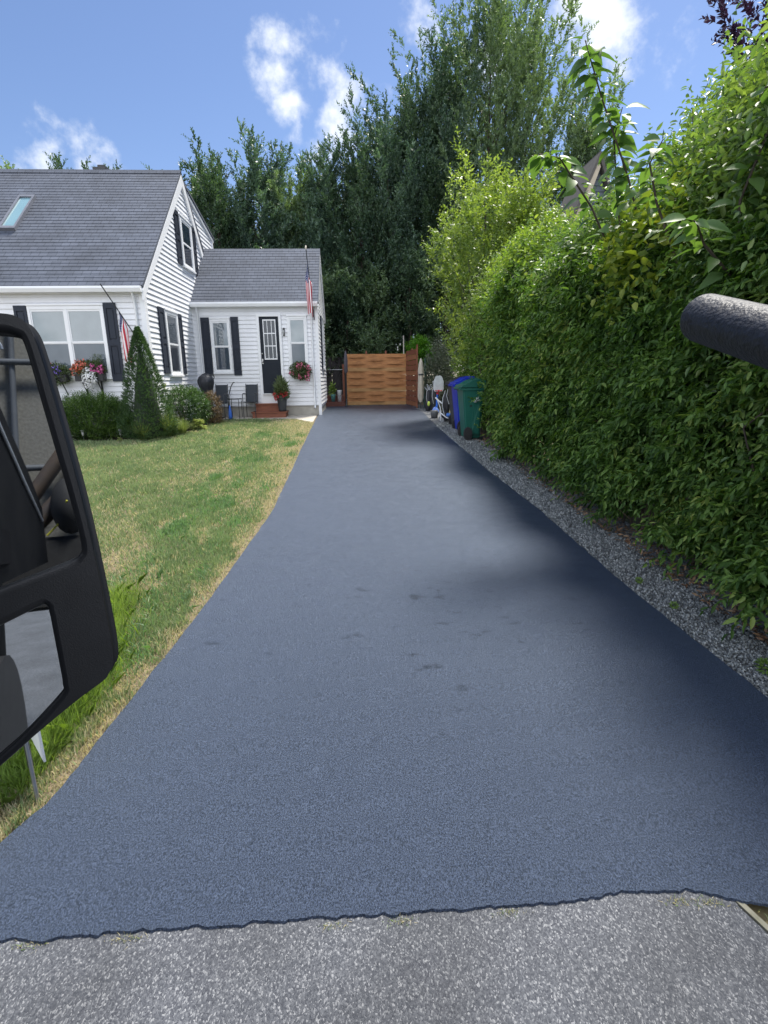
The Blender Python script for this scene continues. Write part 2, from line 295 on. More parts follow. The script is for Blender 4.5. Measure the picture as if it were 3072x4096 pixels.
# ================================================================== SETTING
def strip(name, left, right, dz, m, kind='structure', thick=0):
    """sheet between two edge polylines (lists of (x, y)), following the ground"""
    mb = MB(); n = len(left)
    vs = [(x, y, G(y)+dz) for x, y in left] + [(x, y, G(y)+dz) for x, y in right]
    mb.add(vs, [(i, n+i, n+i+1, i+1) for i in range(n-1)])
    if thick:
        for e in (left, right):
            a = [(x, y, G(y)+dz) for x, y in e]; b = [(x, y, G(y)+dz-thick) for x, y in e]
            mb.add(a+b, [(i, i+1, n+i+1, n+i) for i in range(n-1)])
        for i in (0, n-1): mb.quad(vs[i], vs[n+i], (vs[n+i][0], vs[n+i][1], vs[n+i][2]-thick), (vs[i][0], vs[i][1], vs[i][2]-thick))
    o = mb.build(name, m); o['kind'] = kind; return o
# terrain: one sheet to the horizon
mb = MB(); ys = [-150, 0.8] + [float(q) for q in np.arange(2, 14.8, 1.0)] + [14.7, 30, 200]
for a, b in zip(ys[:-1], ys[1:]): mb.quad((-200, a, G(a)-.03), (200, a, G(a)-.03), (200, b, G(b)-.03), (-200, b, G(b)-.03))
mb.build('ground', m_ground)['kind'] = 'structure'
LE = [(-1.24, 1.54), (-1.165, 1.72), (-1.14, 1.91), (-1.10, 2.34), (-1.02, 3.18), (-.955, 4.23), (-.885, 5.42), (-.90, 7.2), (-.93, 9.37), (-.95, 12), (-.965, 14.7), (-.985, 19.55)]
RE = [(1.93, 1.54), (1.92, 1.72), (1.915, 1.91), (1.91, 2.34), (1.875, 3.18), (1.885, 4.23), (1.90, 5.42), (1.85, 7.2), (1.85, 9.37), (1.85, 12), (1.93, 14.7), (2.03, 19.55)]
def dens(e, k=8, amp=.003):
    o = []
    for (a, b) in zip(e[:-1], e[1:]):
        for i in range(k): t = i/k; o.append((a[0]+(b[0]-a[0])*t + rng.normal()*amp, a[1]+(b[1]-a[1])*t))
    return o + [e[-1]]
le, re = dens(LE), dens(RE, 8, .005)
# the new seal, with its ragged front lip over the old apron, as one sheet
xs = np.linspace(-1.5, 2.0, 420); nx = len(xs)
jag = np.convolve(rng.normal(size=nx+8)*.0035, np.ones(9)/4, 'valid') + np.convolve(rng.normal(size=nx+2)*.003, np.ones(3)/2, 'valid')
lip = 1.222 + 0.003*np.sin(xs*2.1+1) - .05*sstep(.95, 1.25, xs) + .02*np.exp(-((xs-.85)/.18)**2) + jag
mb = MB(); zt = lambda y: G(y)+.012
rows = [[(x, y-.0015, zt(y)-.008) for x, y in zip(xs, lip)], [(x, y, zt(y)) for x, y in zip(xs, lip)], [(x, y+.004, zt(y)) for x, y in zip(xs, lip)], [(x, 1.40, zt(1.40)) for x in xs]]
a0, b0 = le[0][0], re[0][0]
rows.append([(a0+(b0-a0)*i/(nx-1), 1.54, zt(1.54)) for i in range(nx)])
mb.add([p for r in rows for p in r], [(k*nx+i, k*nx+i+1, (k+1)*nx+i+1, (k+1)*nx+i) for k in range(len(rows)-1) for i in range(nx-1)])
n = len(le); vs = [(x, y, zt(y)) for x, y in le] + [(x, y, zt(y)) for x, y in re]
mb.add(vs, [(i, n+i, n+i+1, i+1) for i in range(n-1)])
for e in (le, re):
    a = [(x, y, zt(y)) for x, y in e]; b = [(x, y, zt(y)-.04) for x, y in e]; mb.add(a+b, [(i, i+1, n+i+1, n+i) for i in range(n-1)])
mb.build('driveway', m_drive)['kind'] = 'structure'
# old apron and street
zr = lambda y: G(y)+.004
mb = MB(); rd = [-40, -8, -2, 0, .3, .6, .8, 1.0, 1.18, 1.30]
def rx(y): return 1.09 + .55*max(0, 1.15-y)*.6 if y > .2 else 60
for a, b in zip(rd[:-1], rd[1:]):
    ra = 60 if a < .25 else 1.10+.35*(1.18-min(a, 1.18)); rb = 60 if b < .25 else 1.10+.35*(1.18-min(b, 1.18))
    if a < .25 <= b: ra = rb
    la = -60 if a < .25 else -1.7; lb = -60 if b < .25 else -1.7
    if a < .25 <= b: la = lb
    mb.quad((la, a, zr(a)), (ra, a, zr(a)), (rb, b, zr(b)), (lb, b, zr(b)))
mb.build('road', m_road)['kind'] = 'structure'
mb = MB(); mb.prism([(1.10, 1.20, zr(1.2)-.05), (1.118, 1.20, zr(1.2)-.05), (1.43, .26, zr(.3)-.05), (1.41, .26, zr(.3)-.05)], (0, 0, .052)); mb.build('road_edge', mat('mossy edging', (.20, .19, .15), .9, (.12, .12, .08), 30, .3))['kind'] = 'structure'
# gravel bed, litter strip, lawn base, planting bed, walk
strip('gravel_bed', [(x+.012, y) for x, y in re], [(2.62, y) for x, y in re], -.008, mat_aggregate('gravel bed', [(0, (.06, .065, .075)), (.5, (.13, .135, .145)), (1, (.27, .275, .28))], 45, bump=1, dist=.012))
strip('verge', [(-60, y) for x, y in le], [(x-.002, y) for x, y in le], -.004, m_thatch)
bx = [(-1.6, 13.25), (-2.0, 13.9), (-2.5, 14.15), (-3.2, 13.85), (-3.6, 12.4), (-4.1, 11.0), (-4.8, 10.85), (-9, 10.85)]
mb = MB(); pts = [(-9, 10.75), (-4.9, 10.75), (-4.1, 10.95), (-3.55, 12.0), (-3.3, 13.6), (-3.3, 14.72), (-9, 14.72)]
vs = [(x, y, G(y)+.004) for x, y in pts]
mb.add([(-9, 10.75, G(10.75)+.004), (-4.9, 10.75, G(10.75)+.004), (-4.1, 10.95, G(10.95)+.004), (-3.55, 12, G(12)+.004), (-3.3, 13.6, G(13.6)+.004), (-3.3, 14.7, .004), (-9, 14.7, .004)], [(0, 1, 2, 3, 4, 5, 6)])
mb.build('planting_bed', m_soil)['kind'] = 'structure'
mb = MB(); mb.prism([(-3.4, 14.08, G(14.08)-.02), (-2.4, 14.02, G(14.02)-.02), (-1.5, 13.85, G(13.9)-.02), (-.995, 13.1, G(13.1)-.02), (-.992, 14.75, -.02), (-3.4, 14.75, -.02)], (0, 0, .034)); mb.build('walk', mat('pale concrete walk', (.5, .46, .4), .9, (.36, .33, .28), 6, .5, bump=.3))['kind'] = 'structure'

# real pebbles over the gravel bed
def pebbles(name, x0f, x1f, ya, yb, n, s0, s1, dz, m, label, cat_):
    y = ya + (yb-ya)*rng.random(n)**1.5; u = rng.random(n); x = x0f(y) + (x1f(y)-x0f(y))*u
    s = s0 + (s1-s0)*rng.random(n); s *= np.clip(y/4.5, .8, 1.8)
    O = np.array([[1, 0, 0], [-1, 0, 0], [0, 1, 0], [0, -1, 0], [0, 0, .7], [0, 0, -.7]], float)
    F8 = np.array([[0, 2, 4], [2, 1, 4], [1, 3, 4], [3, 0, 4], [2, 0, 5], [1, 2, 5], [3, 1, 5], [0, 3, 5]])
    Q = np.linalg.qr(rng.normal(size=(n, 3, 3)))[0]
    V = (O[None] * (.65+.6*rng.random((n, 6, 1)))) @ Q; V *= s[:, None, None]*.5; V[:, :, 0] *= .62
    z = np.array([G(q) for q in y]) + dz + s*.18
    V += np.stack([x, y, z], 1)[:, None, :]
    me = bpy.data.meshes.new(name); me.vertices.add(6*n); me.vertices.foreach_set('co', V.ravel().astype(np.float32))
    F = (np.arange(n)[:, None, None]*6 + F8).ravel(); me.loops.add(24*n); me.loops.foreach_set('vertex_index', F.astype(np.int32)); me.polygons.add(8*n)
    me.polygons.foreach_set('loop_start', np.arange(0, 24*n, 3, dtype=np.int32)); me.update(calc_edges=True)
    o = link(name, me, m); return tag(o, label, cat_, kind='stuff')
def stonemat():
    m = bpy.data.materials.new('blue grey crushed stone'); m.use_nodes = True; n, l = nodes(m); b = n['Principled BSDF']; b.inputs['Roughness'].default_value = .75
    g = n.new('ShaderNodeNewGeometry'); cr = n.new('ShaderNodeValToRGB')
    cr.color_ramp.elements[0].color = (.05, .056, .06, 1); cr.color_ramp.elements[1].color = (.33, .35, .35, 1); e = cr.color_ramp.elements.new(.6); e.color = (.14, .155, .16, 1)
    l.new(g.outputs['Random Per Island'], cr.inputs['Fac']); l.new(cr.outputs[0], b.inputs['Base Color']); return m
REx = lambda y: np.interp(y, [p_[1] for p_ in RE], [p_[0] for p_ in RE])
LEx = lambda y: np.interp(y, [p_[1] for p_ in LE], [p_[0] for p_ in LE])
m_stone = stonemat()
pebbles('gravel', lambda y: REx(y)+.01, lambda y: 2.36+0*y, 1.6, 12.5, 30000, .018, .036, -.004, m_stone, 'blue grey crushed stone strip between driveway and hedge', 'gravel')
# dry litter under the hedge
n = 2200; y = 1.8 + 10*rng.random(n)**1.4; x = 2.25 + .35*rng.random(n); P = np.stack([x, y, np.array([G(q) for q in y])+.012+.01*rng.random(n)], 1)
D = rng.normal(size=(n, 3)); D[:, 2] *= .25; Nn = rng.normal(size=(n, 3))*.4; Nn[:, 2] += 1
tag(leaf_mesh('leaf_litter', P, D, Nn, .05, .018, leafmat('dead leaves', [(.12, .06, .035), (.25, .15, .09), (.32, .23, .15)], .9, .05)), 'brown dry leaves fallen along the foot of the hedge', 'leaf litter', kind='stuff')

# ------------------------------------------------------------------ grass
def dry(x, y):      # 0 green .. 1 straw: dry along the driveway and at the far corner
    d = LEx(y) - x
    a = 1 - sstep(.0, .10 + 1.0*sstep(3.0, 12, y) + .06*np.sin(y*7)+.05*np.sin(y*17+x*9), d)
    a = np.maximum(a*.95, .8*sstep(10.5, 13.2, y)*(1-sstep(.5, 1.3, d)))
    nz = np.sin(x*9.1+y*2.3)*np.sin(y*3.7-x*4.1) + .6*np.sin(x*23+1)*np.sin(y*11+2)
    p_ = sstep(.40, 1.05, nz)*.85
    q_ = sstep(-.2, .6, np.sin(x*5+2*np.sin(y*1.3))+np.sin(y*1.9+x*3))*.35*(1-sstep(.9, 2.6, d))
    return np.clip(np.maximum(np.maximum(a, p_*(.4+.6*(d < 1.2))), q_), 0, 1)
def grass(name, x, y, h, w_, kindp, m, label=None, lean=.45, zoff=-.01):
    n = len(x); a = rng.random(n)*2*np.pi; ln = lean*rng.random(n)
    z = np.array([G(q) for q in y])+zoff
    P = np.stack([x, y, z], 1); T = np.stack([np.cos(a)*ln, np.sin(a)*ln, np.sqrt(1-ln**2)], 1)
    b = rng.random(n)*2*np.pi; S = np.stack([np.cos(b), np.sin(b), 0*b], 1)*w_[:, None]*.5
    mid = P + T*h[:, None]*.55; tip = P + T*h[:, None]; tip[:, :2] += T[:, :2]*h[:, None]*.5; tip[:, 2] -= ln*h*.35
    V = np.stack([P-S, P+S, mid+S*.8, tip, mid-S*.8], 1).reshape(-1, 3)
    F = (np.arange(n)[:, None]*5+np.array([0, 1, 2, 3, 4])).ravel()
    me = bpy.data.meshes.new(name); me.vertices.add(5*n); me.vertices.foreach_set('co', V.ravel().astype(np.float32))
    me.loops.add(5*n); me.loops.foreach_set('vertex_index', F.astype(np.int32)); me.polygons.add(n)
    me.polygons.foreach_set('loop_start', np.arange(0, 5*n, 5, dtype=np.int32)); me.update(calc_edges=True)
    at = me.attributes.new('dryness', 'FLOAT', 'POINT'); at.data.foreach_set('value', np.repeat(kindp, 5).astype(np.float32))
    o = link(name, me, m); return o
def grassmat():
    m = leafmat('grass blades', [(.16, .235, .115), (.225, .30, .15), (.32, .38, .20)], .5, .3, (1.3, 1.35, .8), nscale=2.2)
    n, l = nodes(m); at = n.new('ShaderNodeAttribute'); at.attribute_name = 'dryness'; cr = [q for q in n if q.type == 'VALTORGB'][0]
    mx_ = n.new('ShaderNodeMix'); mx_.data_type = 'RGBA'; l.new(at.outputs['Fac'], mx_.inputs['Factor']); l.new(cr.outputs[0], mx_.inputs[6]); mx_.inputs[7].default_value = (.60, .51, .36, 1)
    for q in n:
        if q.type == 'BSDF_PRINCIPLED': l.new(mx_.outputs[2], q.inputs['Base Color'])
        if q.type == 'MIX' and q.blend_type == 'MULTIPLY': l.new(mx_.outputs[2], q.inputs[6])
    return m
m_grass = grassmat()
def inlawn(x, y): return (x < LEx(y)-.004) & ~((y > np.interp(x, [-9, -4.9, -4.1, -3.55, -3.3, -2.4, -1.5, -.99], [10.75, 10.75, 10.95, 12, 13.95, 14.0, 13.85, 13.1])))
n = 330000
y = 1.2 + 13*rng.random(n)**1.55; x = LEx(y) - np.abs(rng.random(n))**1.25*(.55+.62*y)
ok = inlawn(x, y); x, y = x[ok], y[ok]
dr = dry(x, y); dryb = (rng.random(len(x)) < dr*.9+.04).astype(float)*(.7+.3*rng.random(len(x)))
edge = LEx(y)-x
keep = rng.random(len(x)) < np.where(edge < .06, .35, 1)*(1-.35*dr); x, y, dryb, dr = x[keep], y[keep], dryb[keep], dr[keep]
h = (.028+.035*rng.random(len(x)))*(1-.4*dr)*(.8+.5*(np.sin(x*7+y*3)*np.sin(y*5) > .35)) + .012*(y/10)
w_ = .0022 + .0011*y*rng.random(len(x)) + .0006*y
o = grass('lawn', x, y, h, w_, dryb, m_grass); tag(o, 'short green front lawn with straw coloured dry patches along the driveway', 'lawn', kind='stuff')
# tall bright tufts near the mirror
n = 26000; cx = np.array([-1.50, -1.62, -1.42, -1.75, -1.36, -1.9, -1.30]); cy = np.array([2.75, 3.2, 2.45, 2.8, 2.2, 3.0, 1.95]); k = rng.integers(0, 7, n)
x = cx[k]+rng.normal(size=n)*.075; y = cy[k]+rng.normal(size=n)*.17; ok = x < LEx(y)-.13; x, y = x[ok], y[ok]
o = grass('tall_grass', x, y, .06+.12*rng.random(len(x))**1.5, .0018+.002*rng.random(len(x)), (rng.random(len(x)) < .07)*.7, leafmat('tall grass', [(.14, .22, .05), (.21, .31, .08), (.32, .40, .13)], .45, .4, (1.5, 1.6, .5)), lean=.6)
tag(o, 'long bright green uncut grass beside the truck mirror', 'grass', kind='stuff')
# coarse clumps
n = 9000; cl = 75; cy = 2.2+9*rng.random(cl)**1.3; cx = LEx(cy)-.12-.9*rng.random(cl)*(.4+cy*.12); k = (cl*rng.random(n)**1.7).astype(int)
spd = (.6+1.2*rng.random(cl))[k]; x = cx[k]+rng.normal(size=n)*.045*spd; y = cy[k]+rng.normal(size=n)*.10*spd; ok = x < LEx(y)-.03; x, y = x[ok], y[ok]
o = grass('crabgrass', x, y, .05+.05*rng.random(len(x)), .004+.0008*y, 0*x, leafmat('crabgrass', [(.11, .20, .09), (.15, .25, .12), (.20, .31, .15)], .5, .3, (1.4, 1.6, .7)), lean=.8)
tag(o, 'coarse bluish green crabgrass clumps in the dry lawn', 'grass', kind='stuff')
# grass right verge by street and weeds in the seam
n = 1500; x = 1.13+.5*rng.random(n); y = .5+.7*rng.random(n); ok = x > 1.13+.35*(1.18-y)+.02
o = grass('verge_grass', x[ok], y[ok], .02+.03*rng.random(ok.sum()), .003+0*x[ok], (rng.random(ok.sum()) < .6)*.9, m_grass, zoff=-.02); tag(o, 'dry grass at the corner beyond the concrete edge', 'grass', kind='stuff')
n = 700; c_ = np.array([-.68, -.1, .1, .42, .93, 1.02, -.95]); k = rng.integers(0, 7, n); x = c_[k]+rng.normal(size=n)*.025; y = 1.205-.05*sstep(.95, 1.25, x)+rng.normal(size=n)*.006
o = grass('seam_weeds', x, y, .008+.014*rng.random(n), .0022+0*x, (rng.random(n) < .6)*.8, m_grass, lean=.95, zoff=-.002); tag(o, 'tiny yellow weeds in the seam between new and old asphalt', 'weeds', kind='stuff')
# weeds in the gravel: each a small plant
wm = leafmat('weed leaves', [(.08, .15, .03), (.13, .22, .05), (.18, .27, .06)], .5, .3)
for i, (x, y, s, lb) in enumerate([(2.07, 2.32, .05, 'largest round green weed in the gravel, nearest the street'), (2.06, 2.12, .028, 'small weed in the gravel just before the largest one'), (2.02, 3.05, .03, 'pale weed in the gravel halfway to the hedge gap'), (2.0, 3.45, .028, 'thin weed in the gravel beside the drooping hedge foot')]):
    P, d = blob_points(140, (x, y, G(y)+s*.55), (s*.6, s, s*.6)); tag(leaf_mesh('weed', P, d+rng.normal(size=d.shape)*.4, d+[0, 0, 1], s*.5, s*.25, wm), lb, 'weed', 'weeds in the gravel strip')

# ================================================================== HOUSE
def brickmat(name, c1, c2, mort, wdt, hgt, map_scale, rough=.85, off=.5):
    m = bpy.data.materials.new(name); m.use_nodes = True; n, l = nodes(m); b = n['Principled BSDF']; b.inputs['Roughness'].default_value = rough
    tcn = n.new('ShaderNodeTexCoord'); sp = n.new('ShaderNodeSeparateXYZ'); cb_ = n.new('ShaderNodeCombineXYZ'); l.new(tcn.outputs['Object'], sp.inputs[0])
    a = n.new('ShaderNodeMath'); a.operation = 'MULTIPLY'; a.inputs[1].default_value = map_scale; l.new(sp.outputs['Z'], a.inputs[0]); l.new(sp.outputs['X'], cb_.inputs[0]); l.new(a.outputs[0], cb_.inputs[1])
    br = n.new('ShaderNodeTexBrick'); br.inputs['Scale'].default_value = 1; br.inputs['Brick Width'].default_value = wdt; br.inputs['Row Height'].default_value = hgt; br.inputs['Mortar Size'].default_value = hgt*.055
    br.inputs['Color1'].default_value = rgb(c1); br.inputs['Color2'].default_value = rgb(c2); br.inputs['Mortar'].default_value = rgb(mort); br.offset = off; br.inputs['Mortar Smooth'].default_value = .3
    l.new(cb_.outputs[0], br.inputs['Vector'])
    no = n.new('ShaderNodeTexNoise'); no.inputs['Scale'].default_value = 70; no.inputs['Detail'].default_value = 3; l.new(tcn.outputs['Object'], no.inputs['Vector'])
    no2 = n.new('ShaderNodeTexNoise'); no2.inputs['Scale'].default_value = 1.3; no2.inputs['Detail'].default_value = 5; l.new(tcn.outputs['Object'], no2.inputs['Vector'])
    s_ = n.new('ShaderNodeMath'); s_.operation = 'ADD'; l.new(no.outputs['Fac'], s_.inputs[0]); l.new(no2.outputs['Fac'], s_.inputs[1])
    sc_ = n.new('ShaderNodeVectorMath'); sc_.operation = 'SCALE'; l.new(br.outputs['Color'], sc_.inputs[0]); l.new(s_.outputs[0], sc_.inputs['Scale']); l.new(sc_.outputs[0], b.inputs['Base Color'])
    bp = n.new('ShaderNodeBump'); bp.inputs['Strength'].default_value = .5; bp.inputs['Distance'].default_value = .01; l.new(no.outputs['Fac'], bp.inputs['Height']); l.new(bp.outputs[0], b.inputs['Normal'])
    return m
m_shingle = brickmat('grey asphalt shingles', (.080, .094, .126), (.063, .075, .102), (.038, .046, .064), .17, .125*1.25, 1.35)
X1, Y1, YA, ZA, ZE = -4.082, 11.465, 14.787, 5.833, 2.757
Y2, X2, YR2, ZR2, ZE2, Y3 = 14.747, -.88, 16.46, 4.485, 2.86, 18.15
XL = -9.0
house = empty('house', (X1, Y1, G(Y1)), 'white clapboard house with grey shingle roof, skylight and a lower wing with a dark door', 'house')
def siding(mb, axis, plane, out, rangef, z0, z1, c=.107, lip=.022):
    z = z0
    while z < z1-1e-4:
        ze = min(z+c, z1); a0, a1 = rangef(z+1e-4); b0, b1 = rangef(ze-1e-4)
        if a1 > a0 and (b1 >= b0):
            def pt(a, z_, o): return (a, plane+out*o, z_) if axis == 'y' else (plane+out*o, a, z_)
            mb.quad(pt(a0, z, lip), pt(a1, z, lip), pt(b1, ze, .002), pt(b0, ze, .002))
            mb.quad(pt(a0, z, lip), pt(a0, z, 0), pt(a1, z, 0), pt(a1, z, lip))
        z = ze
# walls (each wall one part)
sk = MB(); siding(sk, 'y', Y1, -1, lambda z: (XL, X1-.02), .02, ZE)
sk.box(XL, X1-.02, Y1+.001, Y1+.1, G(Y1)-.05, ZE); sk.build('front_wall', white_vinyl, house)
SL = (ZA-ZE)/(YA-Y1)
def gr(z): # y-range of the gable at height z
    if z < ZE: return (Y1+.02, 18.15)
    t = (z-ZE)/SL; return (Y1+t, 2*YA-Y1-t)
sk = MB(); siding(sk, 'x', X1, 1, gr, .02, ZA-.08)
sk.add([(X1-.002, Y1+.01, G(Y1)-.05), (X1-.002, 18.1, -.05), (X1-.002, 18.1, ZE), (X1-.002, YA, ZA-.03), (X1-.002, Y1+.01, ZE)], [(0, 1, 2, 3, 4)])
sk.build('gable_wall', white_vinyl, house)
mb = MB(); mb.box(XL, X1-.02, 18.05, 18.1, -.05, ZE); mb.box(XL-.02, XL, Y1, 18.1, -.2, ZE); mb.build('rear_wall', white_vinyl, house)
# rear dormer side wall and its roof edge
def dr_(z):
    y1 = 17.62; y0 = 15.0
    return (y0, min(y1, 15.15 + (5.62-z)/.235)) if z < 5.6 else (1, 0)
sk = MB(); siding(sk, 'x', X1-.03, 1, lambda z: (15.9, 17.62) if z < 5.02 else (15.05, 15.15+(5.57-z)/.225), 4.1, 5.5); sk.prism([(X1-.035, 15.0, 5.0), (X1-.035, 17.6, 4.4), (X1-.035, 17.62, 5.0), (X1-.035, 15.1, 5.55)], (-.05, 0, 0))
sk.build('dormer_wall', white_vinyl, house)
mb = MB(); mb.prism([(X1+.02, 14.85, 5.70), (X1+.02, 17.74, 5.03), (X1+.02, 17.74, 4.95), (X1+.02, 14.85, 5.62)], (-.06, 0, 0)); mb.box(X1-.05, X1+.012, 17.6, 17.66, 4.0, 4.99); mb.build('dormer_trim', white_trim, house)
mb = MB(); mb.prism([(X1+.04, 14.8, 5.79), (X1+.04, 17.78, 5.09), (X1+.04, 17.78, 5.04), (X1+.04, 14.8, 5.73)], (-4.9, 0, 0)); mb.build('dormer_roof', m_shingle, house)
# main roof with real course steps
def roofslab(name, x0, x1, y0, z0, y1, z1, back=None, step=.125, th=.06):
    mb = MB(); L = math.hypot(y1-y0, z1-z0); n = int(L/step); uy, uz = (y1-y0)/L, (z1-z0)/L; ny, nz = -uz, uy
    if nz < 0: ny, nz = -ny, -nz
    for i in range(n):
        a = L*i/n; b = L*(i+1)/n; h = .007
        mb.quad((x0, y0+uy*a+ny*h, z0+uz*a+nz*h), (x1, y0+uy*a+ny*h, z0+uz*a+nz*h), (x1, y0+uy*b, z0+uz*b), (x0, y0+uy*b, z0+uz*b))
        mb.quad((x0, y0+uy*a, z0+uz*a), (x1, y0+uy*a, z0+uz*a), (x1, y0+uy*a+ny*h, z0+uz*a+nz*h), (x0, y0+uy*a+ny*h, z0+uz*a+nz*h))
    mb.prism([(x0, y0-ny*.003, z0-nz*.003), (x0, y1-ny*.003, z1-nz*.003), (x0, y1-ny*th, z1-nz*th), (x0, y0-ny*th, z0-nz*th)], (x1-x0, 0, 0))
    return mb
rf = roofslab('r', XL-.1, X1+.05, Y1-.12, ZE+.02, YA, ZA+.05).build('front_roof', m_shingle, house)
roofslab('r', XL-.1, X1+.05, 18.25, ZE+.0, YA+.003, ZA+.05).build('rear_roof', m_shingle, house)
mb = MB(); mb.prism([(XL-.1, YA-.1, ZA-.02), (XL-.1, YA, ZA+.085), (XL-.1, YA+.1, ZA-.02), (XL-.1, YA, ZA+.06)], (X1+.052-(XL-.1), 0, 0)); mb.build('ridge_cap', m_shingle, rf)
# rake boards
mb = MB()
for s in (-1, 1):
    def P_(y, z): return (X1+.016, YA+s*(y-YA) if s > 0 else y, z)
    ya, yb = (Y1-.12, YA) if s < 0 else (2*YA-Y1-.3, YA); za, zb = ZE-.06, ZA-.02
    mb.prism([(X1+.016, ya, za), (X1+.016, yb, zb), (X1+.016, yb, zb-.25), (X1+.016, ya+(.0), za-.19)], (.04, 0, 0))
mb.build('rake_board', white_trim, house)
mb = MB(); mb.box(X1-.075, X1+.02, Y1-.035, Y1+.02, -.05, ZE-.1); mb.box(X1+.0, X1+.02, Y1+.02, Y1+.11, -.05, ZE-.1); mb.build('corner_board', white_trim, house)
def gutter(name, x0, x1, y, z, par):
    prof = [(0, 0), (0, .11), (-.09, .11), (-.10, .07), (-.075, .0)]
    mb = MB(); mb.prism([(x0, y+a, z+b) for a, b in prof], (x1-x0, 0, 0)); mb.build('gutter', white_trim, par)
    mb = MB(); mb.box(x0, x1, y-.0, y+.12, z-.012, z-.002); mb.box(x0, x1, y+.0, y+.02, z, z+.10); mb.build('soffit', white_trim, par)
gutter('g', XL-.1, X1+.03, Y1-.12, ZE-.11, house)
mb = MB(); mb.tube([(X1-.16, Y1-.15, ZE-.1), (X1-.16, Y1-.08, ZE-.22), (X1-.16, Y1-.055, ZE-.32), (X1-.16, Y1-.055, .0)], .032, 6, sx=.8); mb.build('downspout', white_trim, house)
# skylight on the front roof plane
rdir = Vector((0, YA-(Y1-.12), ZA+.05-(ZE+.02))).normalized(); rn = Vector((0, -rdir.z, rdir.y))
def rp(x, z, h):
    t = (z-(ZE+.02))/rdir.z; p_ = Vector((x, Y1-.12, ZE+.02)) + rdir*t + rn*h; return tuple(p_)
mb = MB(); a, b, c, d = -7.38, -7.03, 4.08, 5.02; k = .045
for (xa, xb, za, zb) in ((a, b, c, c+k*1.3), (a, b, d-k*1.3, d), (a, a+k, c+k*1.3, d-k*1.3), (b-k, b, c+k*1.3, d-k*1.3)):
    lo = [rp(xa, za, 0), rp(xb, za, 0), rp(xb, zb, 0), rp(xa, zb, 0)]; mb.prism(lo, rn*.075)
sf = mb.build('skylight', mat('skylight frame', (.16, .17, .2), .5), house)
mb = MB(); mb.poly([rp(a+k-.003, c+k, .045), rp(b-k+.003, c+k, .045), rp(b-k+.003, d-k, .045), rp(a+k-.003, d-k, .045)]); mb.build('glass', mat('skylight glass', (.17, .29, .33), .12, (.2, .33, .37), 2, .4, spec=.9), sf)
# chimney
mb = MB(); mb.box(-6.24, -5.98, 15.2, 15.8, 5.2, 6.04, .01); ch = mb.build('chimney', brickmat('dark brick', (.10, .06, .055), (.07, .045, .045), (.12, .11, .1), .12, .07, 1), house)
mb = MB(); mb.box(-6.27, -5.95, 15.17, 15.83, 6.043, 6.11, .01); mb.box(-6.2, -6.02, 15.3, 15.7, 6.11, 6.20, .01); mb.build('chimney_cap', dark_metal, ch)
